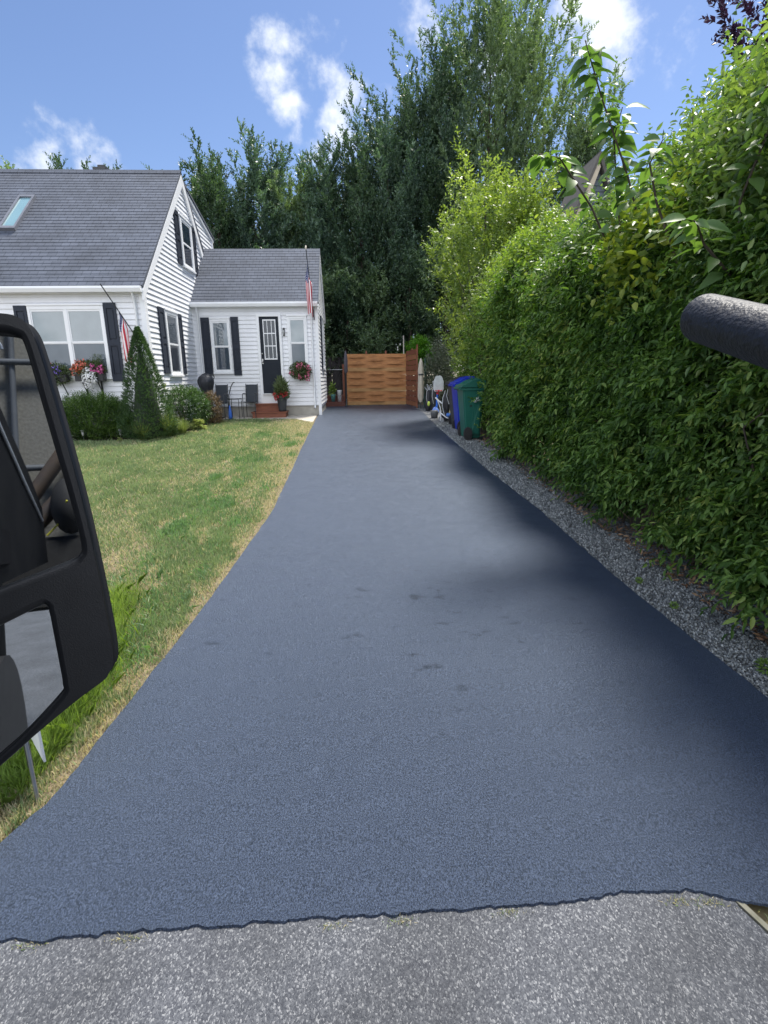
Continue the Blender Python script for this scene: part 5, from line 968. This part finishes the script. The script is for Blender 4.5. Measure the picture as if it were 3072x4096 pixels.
sapling([(2.60, 5.3, 1.9), (2.42, 5.2, 2.5), (2.30, 5.1, 2.95), (2.33, 5.05, 3.15)], 'short sapling with hanging leaves right of the tallest sapling', 20, .18, .10)
sapling([(2.55, 5.2, 1.8), (2.15, 5.1, 2.4), (1.80, 5.0, 2.75), (1.62, 5.0, 2.78)], 'sapling branch arching left in front of the bright yellow green tree', 24, .19, .11)
sapling([(2.62, 3.7, 1.4), (2.30, 3.35, 1.95), (2.38, 3.3, 2.3), (2.55, 3.35, 2.62)], 'thick leaved sapling climbing to the upper right edge', 26, .15, .09)
sapling([(2.62, 3.6, 1.3), (2.35, 3.35, 1.5), (2.02, 3.2, 1.68), (1.93, 3.15, 1.78), (1.86, 3.12, 1.80)], 'sapling with large drooping leaves just above the black bar', 16, .16, .075)
sapling([(2.5, 4.2, 1.7), (2.2, 4.1, 2.15), (2.12, 4.1, 2.4), (2.2, 4.1, 2.55)], 'sapling with pale leaves on a dark twig above the vine', 18, .15, .09)
sapling([(2.62, 3.3, 2.2), (2.55, 3.2, 2.45), (2.42, 3.2, 2.5), (2.25, 3.2, 2.45)], 'leafy branch hanging in at the upper right corner before the purple tree', 14, .14, .10)

def tree(x, y, h, rx, label, m, ry=None, z0=1.2, plumes=26, sub=20, inner=260, leafL=.20, leafW=.10, name='tree', cat_='tree', group='trees in the tall belt behind the fence', shape=.38, out_=.3, trunk=.13, pl=.24, droop=.12):
    ry = ry or rx*1.5; g = G(y); o = empty(name, (x, y, g), label, cat_, group)
    def rad(t): return np.where(t < shape, .62+.38*np.sin(np.clip(t/shape, 0, 1)*1.57), np.sqrt(np.clip(1-((t-shape)/(1.02-shape))**1.7, 0.02, 1)))
    # plumes
    t = rng.random(plumes)**.85*.93; a = rng.random(plumes)*6.283; rr = rad(t)*(.55+.4*rng.random(plumes)); zb = z0+(h-z0)*t*.88
    B = np.stack([x+rx*rr*np.cos(a), y+ry*rr*np.sin(a), zb], 1); Dp = nrm(np.stack([np.cos(a)*out_*rx, np.sin(a)*out_*ry, 1+0*a], 1)+rng.normal(size=(plumes, 3))*.14)
    Lp = (h-z0)*pl*(.6+.7*rng.random(plumes)); Lp = np.minimum(Lp, (h-zb)*1.0+.3)
    B = np.vstack([B, [[x, y, h-(h-z0)*pl]], [[x+rx*.25, y, h-(h-z0)*(pl+.07)]], [[x-rx*.3, y, h-(h-z0)*(pl+.10)]]]); Dp = np.vstack([Dp, [[0, 0, 1]], [[.06, 0, 1]], [[-.06, 0, 1]]]); Lp = np.append(Lp, [(h-z0)*pl]*3); Kp = len(Lp)
    s = (np.arange(sub)+rng.random((Kp, sub)))/sub; Q = B[:, None]+Dp[:, None]*(s*Lp[:, None])[:, :, None]
    wd = (1-s)**.8*.26*rx*.6+.04; off = rng.normal(size=Q.shape); off[:, :, 2] *= .3; Q = Q+off*wd[:, :, None]*.5
    Dv = Dp[:, None]*1.0+off*.45; Q = Q.reshape(-1, 3); Dv = Dv.reshape(-1, 3)
    # inner mass
    t = rng.random(inner)**.9; a = rng.random(inner)*6.283; rr = rad(t)*np.sqrt(rng.random(inner))*.9
    Qi = np.stack([x+rx*rr*np.cos(a), y+ry*rr*np.sin(a), z0+(h-z0)*t*.86], 1); Di = np.stack([np.cos(a)*.6, np.sin(a)*.6, .8+0*a], 1)
    Q = np.vstack([Q, Qi]); Dv = np.vstack([Dv, Di])
    Pp, D, Nn, L, W = shoots(Q, Dv, .42*(.6+.8*rng.random(len(Q))), 13, leafL, leafW, ang=.62, droop=droop, xs=.8)
    leaf_mesh('crown', Pp, D, Nn, L, W, m, o)
    mb = MB(); mb.tube([(x, y, g-.05), (x+random.gauss(0, .04), y, h*.3), (x+random.gauss(0, .06), y, h*.6), (x, y, h*.92)], [trunk, trunk*.8, trunk*.5, trunk*.1], 8, sx=.7)
    for i in range(0, len(B)-3, 2):
        b_ = Vector(B[i]); z_ = max(g+.8, b_.z-rx*1.6); mb.tube([(x, y, z_), ((x+b_.x)/2, (y+b_.y)/2, (z_+b_.z)/2-.05), b_[:]], [trunk*.3, trunk*.2, trunk*.08], 5, sx=.7)
    mb.build('trunk', bark, o); return o
T_ = [(-12.4, 25, 9.3, 1.3, m_mid, 'tree top showing over the far left of the house ridge'),
 (-10.6, 25, 9.9, 1.1, m_dark, 'tree top just right of the brick chimney'),
 (-8.6, 24.5, 9.4, 1.2, m_dark2, 'tree behind the main gable peak'),
 (-6.6, 24, 9.9, 1.05, m_dark, 'first dark tree right of the gable peak with a thin leading spire'),
 (-5.2, 23.5, 10.3, 1.15, m_dark, 'broad dark tree above the low wing roof, left of the highest spire there'),
 (-3.5, 24.2, 10.9, .95, m_dark2, 'dark tree with a tall pointed spire above the low wing'),
 (-2.3, 24.6, 9.9, .8, m_mid, 'loose grey green tree with sky gaps above the striped flag'),
 (-1.0, 24, 10.6, .95, m_dark2, 'blue green tree just right of the low wing roof'),
 (.45, 23.5, 10.2, .95, m_dark, 'dark tree directly behind the left half of the woven fence'),
 (1.6, 24, 11.7, .95, m_dark2, 'dark tree rising beneath the large white cloud'),
 (2.9, 25, 13.4, 1.05, m_dark, 'tall dark tree with spiky top right of the large white cloud'),
 (4.2, 25.2, 14.4, 1.05, m_dark2, 'very tall dark tree left of the tallest tree'),
 (5.8, 24.5, 17.0, 1.35, m_mid, 'tallest tree, its crown cut off by the top of the photograph'),
 (7.5, 25, 16.2, 1.25, m_mid, 'tall feathery tree forming the right shoulder of the tree belt'),
 (9.9, 24.5, 12.3, .7, m_mid, 'slim tree standing alone right of the tallest trees')]
for (x, y, h, r, m_, lb) in T_: tree(x, y, h-(.95 if -9 < x < .3 else .2 if x > 0 else .45), r, lb, m_, plumes=90 if h > 12 else 60, sub=30, inner=1100 if h > 12 else 800, leafL=.15, leafW=.065)
T2 = [(-11.5, 29.5, 8.6, 1.5), (-7.4, 29, 8.8, 1.5), (-5.2, 30, 9.0, 1.4), (-2.9, 29, 9.0, 1.4), (-.6, 29.5, 9.0, 1.4), (1.6, 29, 10.0, 1.5), (4.0, 30, 12.2, 1.6), (6.6, 29.5, 13.6, 1.7), (9.2, 29.5, 9.0, 1.4), (11.4, 30, 8.8, 1.5)]
w2 = ['far left behind the chimney', 'behind the gable peak', 'behind the first dark tree right of the gable', 'behind the loose grey green tree', 'behind the left end of the woven fence', 'beneath the large white cloud', 'behind the very tall dark trees', 'behind the tallest tree', 'right of the tall belt', 'above the neighbouring roof']
for (x, y, h, r), lb in zip(T2, w2): tree(x, y, h, r, 'second row dark tree '+lb, m_dark, plumes=30, sub=18, inner=420, leafL=.2, leafW=.11, group='second row of trees deeper in the belt')
# low dark evergreens closing the view behind the fence
for i, (x, y, h, r) in enumerate([(-1.6, 21.8, 5.2, .8), (-.2, 22.3, 5.6, .8), (1.0, 22, 5.0, .9), (2.3, 22.2, 5.8, .9), (3.7, 21.5, 6.4, 1.0), (-3.2, 21.5, 5.6, .9), (5.2, 21.5, 6.8, 1.1)]):
    lb = ['drooping evergreen right behind the corner of the low wing', 'dark evergreen behind the closed grey umbrella', 'dark evergreen behind the middle of the woven fence', 'dark evergreen behind the pale light pole', 'dark evergreen left of the bright yellow green tree', 'dark evergreen behind the low wing roof', 'dark evergreen behind the bright yellow green tree'][i]
    tree(x, y, h, r, lb, m_dark if i % 2 else m_mid, z0=.5, plumes=24, sub=18, inner=500, name='evergreen', group='low evergreens behind the fence', out_=.9, leafL=.16, leafW=.06, droop=.5)
# bright yellow green tree
tree(3.15, 13.3, 5.55, .95, 'bright yellow green tree leaning over the end of the hedge', m_bright, ry=1.2, z0=.9, plumes=40, sub=20, inner=320, leafL=.12, leafW=.05, group=None, out_=.35, pl=.24, trunk=.07, droop=.45)
tree(3.95, 13.0, 5.0, .72, 'second yellow green tree, right beside the neighbouring house gable', m_bright, ry=1.1, z0=.8, plumes=32, sub=20, inner=260, leafL=.12, leafW=.05, group=None, out_=.35, pl=.24, trunk=.07, droop=.45)
shrubmass('shrub', 'yellow green shrub billowing over the far end of the hedge', 'shrub', (3.15, 10.8, 2.2), (.6, 1.0, .95), 1100, m_bright, .10, .042, up=.9, shootL=.4)
shrubmass('shrub', 'silvery grey shrub behind the toy basketball hoop', 'shrub', (2.75, 17.3, .95), (.42, .6, .95), 700, m_silver, .09, .035, up=.9, shootL=.35)
shrubmass('shrub', 'bright green small tree top showing over the fence screen panel', 'shrub', (2.45, 20.2, 1.75), (.36, .4, .5), 420, leafmat('vivid leaves', [(.06, .16, .02), (.1, .24, .03), (.16, .32, .04)], .4, .4), .12, .05, up=.6, shootL=.3)
shrubmass('shrub', 'dark green shrub filling the gap behind the wheeled bins', 'shrub', (3.25, 13.6, 1.0), (.5, 1.3, 1.1), 1500, m_hedge, .09, .035, up=.6, shootL=.3)
tree(9.5, 12.5, 9.6, 1.25, 'dark purple leaved tree at the upper right corner', m_purple, z0=2.5, plumes=40, sub=20, inner=500, leafL=.16, leafW=.08, group=None)
tree(9.4, 10.0, 5.2, 1.2, 'rounded green tree beyond the hedge below the purple tree', m_mid, z0=1.5, plumes=30, sub=18, inner=400, leafL=.14, leafW=.06, group=None)
tree(7.6, 17.5, 6.4, 1.0, 'green tree behind the roof of the neighbouring house', m_mid, z0=1.5, plumes=30, sub=18, inner=400, leafL=.14, leafW=.06, group=None)
# ---- front bed
def conifer(x, y, h, r, label):
    g = G(y); o = empty('cone_spruce', (x, y, g), label, 'spruce'); n = 5200; t = rng.random(n)**1.25; a = rng.random(n)*6.283
    rr = np.where(t < .12, .8+.2*t/.12, (1-((t-.12)/.88))**.80)*(1+.10*np.sin(a*5+t*14)+.06*np.sin(a*9-t*23))*(.82+.22*rng.random(n)); rr = np.maximum(rr, .03)
    P = np.stack([x+r*.98*rr*np.cos(a), y+r*1.25*rr*np.sin(a), g+.03+t*(h-.05)], 1); Dv = np.stack([np.cos(a)*.8, np.sin(a)*.8, .55+.8*t], 1)+rng.normal(size=(n, 3))*.18
    Pp, D, Nn, L, W = shoots(P, Dv, .075*(.7+.5*rng.random(n))*(1.15-.5*t), 9, .035, .012, ang=.6, droop=-.1)
    leaf_mesh('foliage', Pp, D, Nn, L, W, leafmat('spruce needles', [(.03, .065, .03), (.05, .10, .04), (.085, .15, .055)], .5, .2, nscale=5), o)
    MB().tube([(x, y, g-.02), (x, y, g+h*.9)], [.04, .004], 6, sx=.7).build('trunk', bark, o)
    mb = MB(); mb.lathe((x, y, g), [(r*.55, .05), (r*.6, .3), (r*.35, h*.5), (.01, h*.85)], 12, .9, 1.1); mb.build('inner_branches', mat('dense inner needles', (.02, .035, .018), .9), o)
conifer(-4.10, 11.0, 2.12, .50, 'cone shaped dwarf spruce at the front corner of the house')
shrubmass('yew_bush', 'wide dark green yew bush under the window boxes', 'bush', (-5.2, 11.05, .22), (.72, .40, .44), 2600, leafmat('yew needles', [(.025, .06, .016), (.045, .10, .022), (.09, .16, .035), (.14, .22, .05)], .45, .25, nscale=2.5), .055, .012, up=1.0, shootL=.20, nleaf=14, surf=.4, droop=0)
shrubmass('yew_bush', 'yew bush at the far left, mostly behind the truck mirror', 'bush', (-6.5, 11.05, .22), (.7, .40, .44), 1200, leafmat('yew needles', [(.025, .06, .016), (.045, .10, .022), (.09, .16, .035)], .45, .25, nscale=2.5), .055, .014, up=1.0, shootL=.20, nleaf=12, surf=.4, droop=0)
shrubmass('round_bush', 'rounded green bush between the spruce and the covered grill', 'bush', (-3.85, 12.6, .33), (.50, .60, .46), 1900, leafmat('bush leaves', [(.025, .06, .022), (.045, .095, .032), (.08, .15, .05)], .45, .25, nscale=3), .05, .02, up=.7, shootL=.14, nleaf=10, surf=.35)
shrubmass('barberry_bush', 'small reddish brown barberry bush in front of the left patio chair', 'bush', (-3.40, 13.2, .28), (.20, .35, .38), 650, leafmat('barberry leaves', [(.07, .05, .03), (.12, .07, .05), (.14, .12, .06)], .5, .25, nscale=3), .035, .016, up=.8, shootL=.12, nleaf=9, surf=.4)
def grassclump(x, y, r, h, n, label, m):
    a = rng.random(n)*6.283; q = rng.random(n); X = x+.05*np.cos(a); Y = y+.07*np.sin(a); g = G(y); V = []; F = []
    for i in range(n):
        hh = h*(.6+.5*random.random()); out = r*(.3+.9*q[i]); c, s = math.cos(a[i]), math.sin(a[i]); b = len(V)
        for k, t in enumerate((0, .35, .7, 1.0)):
            px, py = X[i]+c*out*t**1.6, Y[i]+s*out*t**1.6; pz = g+hh*(t-.35*t**3*q[i]); w_ = .006*(1-t*.8); V += [(px-s*w_-.0*w_, py+c*w_, pz), (px+s*w_+.003*(1-t), py-c*w_, pz)]
        F += [(b, b+1, b+3, b+2), (b+2, b+3, b+5, b+4), (b+4, b+5, b+7, b+6)]
    me = bpy.data.meshes.new('ornamental_grass'); me.from_pydata(V, [], F); o = link('ornamental_grass', me, m); tag(o, label, 'ornamental grass', 'striped ornamental grasses in the bed')
mgr = leafmat('variegated grass blades', [(.10, .16, .05), (.2, .26, .09), (.34, .36, .16)], .5, .35, (1.3, 1.4, .7))
grassclump(-4.15, 10.72, .26, .42, 420, 'low striped grass clump at the foot of the spruce', mgr); grassclump(-3.78, 11.15, .26, .55, 520, 'tallest striped grass clump just right of the spruce', mgr); grassclump(-3.62, 11.5, .2, .36, 300, 'striped grass clump in front of the rounded bush', mgr)
def hosta(x, y, r, h, n, label, m, L=.13):
    a = rng.random(n)*6.283; q = rng.random(n); P = np.stack([x+r*.35*q*np.cos(a)*.7, y+r*.4*q*np.sin(a), G(y)+h*(1-q)*.6+.03], 1); D = np.stack([np.cos(a)*(.5+q), np.sin(a)*(.5+q), .9-q*.8], 1); Nn = np.stack([-np.cos(a)*.5, -np.sin(a)*.5, 1+0*a], 1)
    o = leaf_mesh('hosta', P, D, Nn, L*(.7+.5*rng.random(n)), L*.42, m, six=True, bend=.25); tag(o, label, 'hosta plant', 'hostas in the front bed')
mh = leafmat('pale hosta leaves', [(.18, .25, .08), (.32, .38, .15), (.45, .47, .24)], .45, .3, (1.3, 1.3, .8)); mh2 = leafmat('blue hosta leaves', [(.08, .16, .08), (.16, .26, .14), (.5, .55, .42)], .45, .3, (1.2, 1.3, .9))
hosta(-3.44, 12.1, .3, .24, 110, 'pale yellow green hosta clump at the corner of the bed', mh); hosta(-5.62, 10.72, .26, .5, 46, 'white edged hosta beside the truck mirror, left of the yew bush', mh2, .16); hosta(-4.52, 10.55, .1, .08, 24, 'tiny lime hosta seedling beside the right path light', mh, .05)
ll = empty('lily_stalk', (-3.86, 11.6, G(11.6)), 'thin pale lily stalk rising beside the spruce', 'plant'); MB().tube([(-3.86, 11.5, G(11.5)), (-3.88, 11.5, .86)], .008, 5, sx=.7).build('stem', mgr, ll)
P = np.array([[-3.87, 11.5, .2+.1*k] for k in range(8)]); a = np.arange(8)*2.4; leaf_mesh('foliage', P, np.stack([np.cos(a), np.sin(a), .4+0*a], 1), np.stack([0*a, 0*a, 1+0*a], 1), .10, .02, mh, ll); leaf_mesh('flower_bud', np.array([[-3.88, 11.5, .84]]*4), np.array([[.5, 0, 1], [-.5, 0, 1], [0, .5, 1], [0, -.5, .8]]), np.array([[0, 1, 0], [0, -1, .1], [1, 0, 0], [-1, 0, .1]]), .1, .03, mh, ll)
hp = empty('garden_hoop_edging', (-3.75, 13.3, 0), 'thin dark wire hoops above the rounded bush', 'wire edging'); mb = MB()
for i in range(4): x0 = -4.0+i*.07; mb.tube([(x0+.03*math.cos(t)-.0, 13.3, .80+.09*math.sin(t)) for t in np.linspace(0, math.pi, 8)], .003, 4); mb.tube([(x0-.03, 13.3, 0), (x0-.03, 13.3, .8)], .003, 4)
mb.build('wire', dark_metal, hp)

# ================================================================== NEIGHBOUR
nh = empty('neighbour_house', (7, 14, 0), 'neighbouring house with dark blue grey siding and beige rake board seen through the foliage', 'house')
ny = 14.0; s_ = (5.28-3.9)/(5.72-5.19)
nsid = mat('blue grey siding', (.10, .125, .15), .6, (.08, .10, .125), 3, .4)
def nr(z): return (5.19+(z-3.9)/s_, 6.71-(z-3.9)/s_) if z > 3.0 else (4.85, 7.05)
sk = MB(); siding(sk, 'y', ny, -1, nr, .3, 5.75, c=.13, lip=.022); sk.add([(4.85, ny+.01, 0), (7.05, ny+.01, 0), (7.05, ny+.01, 3.1), (5.95, ny+.01, 5.85), (4.85, ny+.01, 3.1)], [(0, 1, 2, 3, 4)]); sk.build('gable_wall', nsid, nh)
mb = MB(); mb.prism([(4.72, ny-.16, 2.9), (5.72-.02, ny-.16, 5.28), (5.93, ny-.16, 5.85), (5.98, ny-.16, 5.72), (5.80, ny-.16, 5.20), (4.84, ny-.16, 2.82)], (0, .05, 0)); mb.build('rake_board', mat('beige trim', (.55, .47, .36), .6), nh)
mb = MB(); mb.prism([(4.70, ny-.18, 2.88), (4.66, ny-.18, 2.98), (5.95, ny-.18, 6.05), (5.95, ny-.18, 5.9)], (0, 1.6, 0)); mb.prism([(7.2, ny-.18, 2.88), (7.24, ny-.18, 2.98), (5.95, ny-.18, 6.06), (5.95, ny-.18, 5.89)], (0, 1.6, 0)); mb.build('roof', mat('brown grey shingles', (.12, .11, .105), .9, (.08, .075, .07), 14, .4), nh)

# ================================================================== TRUCK MIRROR AND BAR
MC = Vector((-0.24608062, 0.41966408, 0.85527632)); Mn = Vector((0.19765718, -0.97049506, 0.1380977)); MT = Vector((0.97988371, 0.19956933, 0)); MV = Vector((-0.02756006, 0.13531969, 0.99041861))
def mp_(t, v, o=0): return MC + MT*t + MV*v + Mn*o
sm = empty('side_mirror', mp_(-.04, 0, -.03), 'big black truck side mirror with two mirror panes at the left edge', 'mirror')
def smooth_loop(pts, sub=5):
    n = len(pts); o = []
    for i in range(n):
        p0, p1, p2, p3 = [np.array(pts[(i+k) % n]) for k in (-1, 0, 1, 2)]
        for k in range(sub):
            t = k/sub; o.append(tuple(.5*((2*p1)+(-p0+p2)*t+(2*p0-5*p1+4*p2-p3)*t*t+(-p0+3*p1-3*p2+p3)*t**3)))
    return o
outer = [(-.100, .166), (-.085, .171), (-.05, .1725), (-.0125, .1718), (.0026, .1690), (.0122, .1600), (.0182, .1395), (.0281, .079), (.0350, .030), (.0401, -.0187), (.0435, -.060), (.0457, -.0939), (.0448, -.1125), (.040, -.122), (.0345, -.1284), (.012, -.1429), (-.0214, -.1671), (-.0541, -.1919), (-.085, -.213), (-.100, -.210)]
upper = [(-.088, .149), (-.07, .1545), (-.03, .1548), (-.0110, .1539), (-.0025, .1515), (.003, .1447), (.0105, .0975), (.0155, .065), (.0202, .0355), (.0245, .004), (.0259, -.0136), (.0235, -.0195), (.014, -.0250), (-.0369, -.0417), (-.082, -.0565), (-.090, -.05)]
lower = [(-.088, -.088), (-.04, -.0690), (-.0100, -.0565), (-.0035, -.0565), (-.0018, -.064), (-.0006, -.0836), (.0008, -.108), (.0013, -.1231), (-.0014, -.1320), (-.0308, -.1613), (-.0526, -.179), (-.082, -.200), (-.090, -.195)]
def curve_solid(name, loops, off, ext, bev, m, par):
    cu_ = bpy.data.curves.new(name, 'CURVE'); cu_.dimensions = '2D'; cu_.fill_mode = 'BOTH'; cu_.extrude = ext; cu_.bevel_depth = bev; cu_.bevel_resolution = 4
    for lp in loops:
        s = cu_.splines.new('POLY'); s.points.add(len(lp)-1); s.use_cyclic_u = True
        for i, (a, b) in enumerate(lp): s.points[i].co = (a, b, 0, 1)
    ob = bpy.data.objects.new('t', cu_); COL.objects.link(ob); dg = bpy.context.evaluated_depsgraph_get(); me = bpy.data.meshes.new_from_object(ob.evaluated_get(dg)); bpy.data.objects.remove(ob); bpy.data.curves.remove(cu_)
    c = mp_(0, 0, off); X = Matrix(((MT.x, MV.x, Mn.x, c.x), (MT.y, MV.y, Mn.y, c.y), (MT.z, MV.z, Mn.z, c.z), (0, 0, 0, 1))); me.transform(X); me.name = name
    me.materials.clear(); me.polygons.foreach_set('use_smooth', [True]*len(me.polygons))
    o = link(name, me, m, par); return o
def inset(lp, d):
    n = len(lp); o = []; ar = sum(lp[i-1][0]*lp[i][1]-lp[i][0]*lp[i-1][1] for i in range(n))
    for i in range(n):
        a, b = np.array(lp[i-1]), np.array(lp[(i+1) % n]); t = b-a; t = t/np.linalg.norm(t); nn_ = np.array([-t[1], t[0]]); p_ = np.array(lp[i])
        if ar < 0: nn_ = -nn_
        o.append(tuple(p_+nn_*d))
    return o
so_, su_, sl2 = smooth_loop(outer), smooth_loop(upper), smooth_loop(lower)
m_housing = mat('textured black housing', (.006, .0065, .008), .36, (.009, .010, .012), 30, .5, bump=.06, bscale=900, spec=.4)
curve_solid('rim', [inset(so_, .0055), inset(su_, -.0045), inset(sl2, -.004)], -.001, .004, .0055, m_housing, sm)
curve_solid('housing', [[(-.06+(a+.06)*.70, -.02+(b+.02)*.92) for a, b in so_]], -.026, .012, .005, m_housing, sm)
mirror_m = bpy.data.materials.new('mirror silver'); mirror_m.use_nodes = True; b_ = mirror_m.node_tree.nodes['Principled BSDF']; b_.inputs['Metallic'].default_value = 1; b_.inputs['Base Color'].default_value = (.50, .53, .55, 1); b_.inputs['Roughness'].default_value = .015
for nme, lp in (('upper_glass', su_), ('lower_glass', sl2)):
    l2 = inset(lp, -.006); mb = MB(); mb.poly([tuple(mp_(a, b, -.0035)) for a, b in l2]); mb.build(nme, mirror_m, sm)
mb = MB(); mb.tube([mp_(-.09, .0, -.03), (-.46, .34, .87), (-.62, .10, .87)], .016, 8, sx=.8); mb.build('arm', m_housing, sm)
# the truck itself stands left of the camera and is seen only in the mirror
tk = empty('truck', (-.9, -1.2, G(.8)), 'black work truck whose door and fender show in the mirror glass', 'truck'); tkm = mat('dusty black paint', (.004, .0045, .006), .75, (.009, .009, .010), 6, .7, spec=.04)
mb = MB(); mb.prism([(-.60, .12, -.25), (-.60, -1.28, -.25), (-.60, -1.34, .74), (-.60, -2.50, .78), (-.60, -2.42, 1.07), (-.60, -2.05, 1.22), (-.60, -1.45, 1.42), (-.60, .12, 1.46)], (-.7, 0, 0)); mb.build('body', tkm, tk)
mb = MB(); mb.box(-.601, -.585, -1.45, -1.22, .80, .93, .007); mb.build('door_handle', mat('flat black handle', (.012, .012, .014), .9, spec=.05), tk)
mb = MB(); mb.tube([(-.596, -2.35, 1.0), (-.596, -1.9, 1.15), (-.596, -1.4, 1.33), (-.596, 0, 1.38)], .008, 6); mb.build('window_seal', steel, tk)
mb = MB()
ring = [(-1.14+.30*math.cos(a), .12+.40*math.sin(a)) for a in np.linspace(0, 6.283, 29)[:-1]]
mb.prism([(-.66, p_[0]-.0, p_[1]) for p_ in ring], (.09, 0, 0)); mb.build('wheel', m_rub, tk)
tn_ = empty('sealer_tank', (-.9, -3.1, G(.8)), 'speckled grey tank wall with steel pipe frame, seen reflected in the upper mirror pane', 'tank')
mb = MB(); mb.box(-1.9, -.42, -3.6, -3.0, .82, 2.9, .02); mb.build('wall', mat('speckled grey paint', (.22, .215, .20), .7, (.12, .115, .105), 60, .1, bump=.2), tn_)
mb = MB(); mb.tube([(-.79, -2.95, .85), (-.76, -2.95, 2.7)], .022, 8, sx=.8); mb.tube([(-1.6, -2.93, 1.98), (-.45, -2.93, 2.02)], .02, 8); mb.tube([(-1.6, -2.93, 1.34), (-.45, -2.93, 1.36)], .02, 8); mb.build('frame', mat('grey painted pipe', (.10, .11, .13), .5), tn_)
mb = MB(); mb.tube([(-.86+.05*math.cos(a), -2.92, 2.08+.06*math.sin(a)) for a in np.linspace(0, 5, 12)], .01, 6); mb.build('hook', steel, tn_)
rus = mat('tarry pipe', (.05, .042, .04), .6, (.10, .07, .05), 9, .4)
mb = MB(); mb.tube([(-.78, -2.85, 1.05), (-.40, -2.85, 1.62)], .05, 10, sx=.8); mb.tube([(-.70, -2.8, .98), (-.36, -2.8, 1.36)], .055, 10, sx=.8); mb.build('spray_pipe', rus, tn_)
mb = MB(); mb.ball((-.50, -2.75, 1.10), .10, .15, .17, 16, 10); mb.box(-.95, -.38, -2.99, -2.7, .50, .92, .02); mb.build('reel', m_rub, tn_); 
MB().tube([(-.62, -2.7, .93), (-.55, -2.68, 1.0), (-.50, -2.6, 1.12)], .006, 5).build('cord', mat('yellow cord', (.6, .55, .05), .6), tn_)
# foam covered bar at the right
br_ = empty('grab_bar', (.19, .296, 1.002), 'black foam wrapped bar with rounded end reaching in from the right edge', 'bar')
A_, B_ = Vector((.190, .300, 1.0015)), Vector((.187, .243, .9870)); dd_ = (B_-A_).normalized(); mb = MB(); r_ = .0124
pts = []; rs = []
for k in range(7): a = k/6*1.5708; pts.append(A_ + dd_*(r_*.62*(1-math.cos(a)) if False else r_*.62*(1-math.cos(a)))); rs.append(max(r_*math.sin(a), .0003))
pts = [A_+dd_*(.0085*(1-math.cos(k/7*1.5708))) for k in range(8)]; rs = [max(r_*math.sin(k/7*1.5708), .0003)**1 for k in range(8)]
for k in range(1, 12): pts.append(A_+dd_*(.0085+.016*k)); rs.append(r_)
mb.tube(pts, rs, 40); mb.build('foam_grip', mat('worn black foam', (.006, .007, .011), .55, (.022, .026, .038), 260, .2, spec=.3, bump=.22, bscale=420, detail=6), br_)
mb = MB(); mb.tube([A_+dd_*.18, A_+dd_*.30], .010, 16); mb.build('tube', steel, br_)
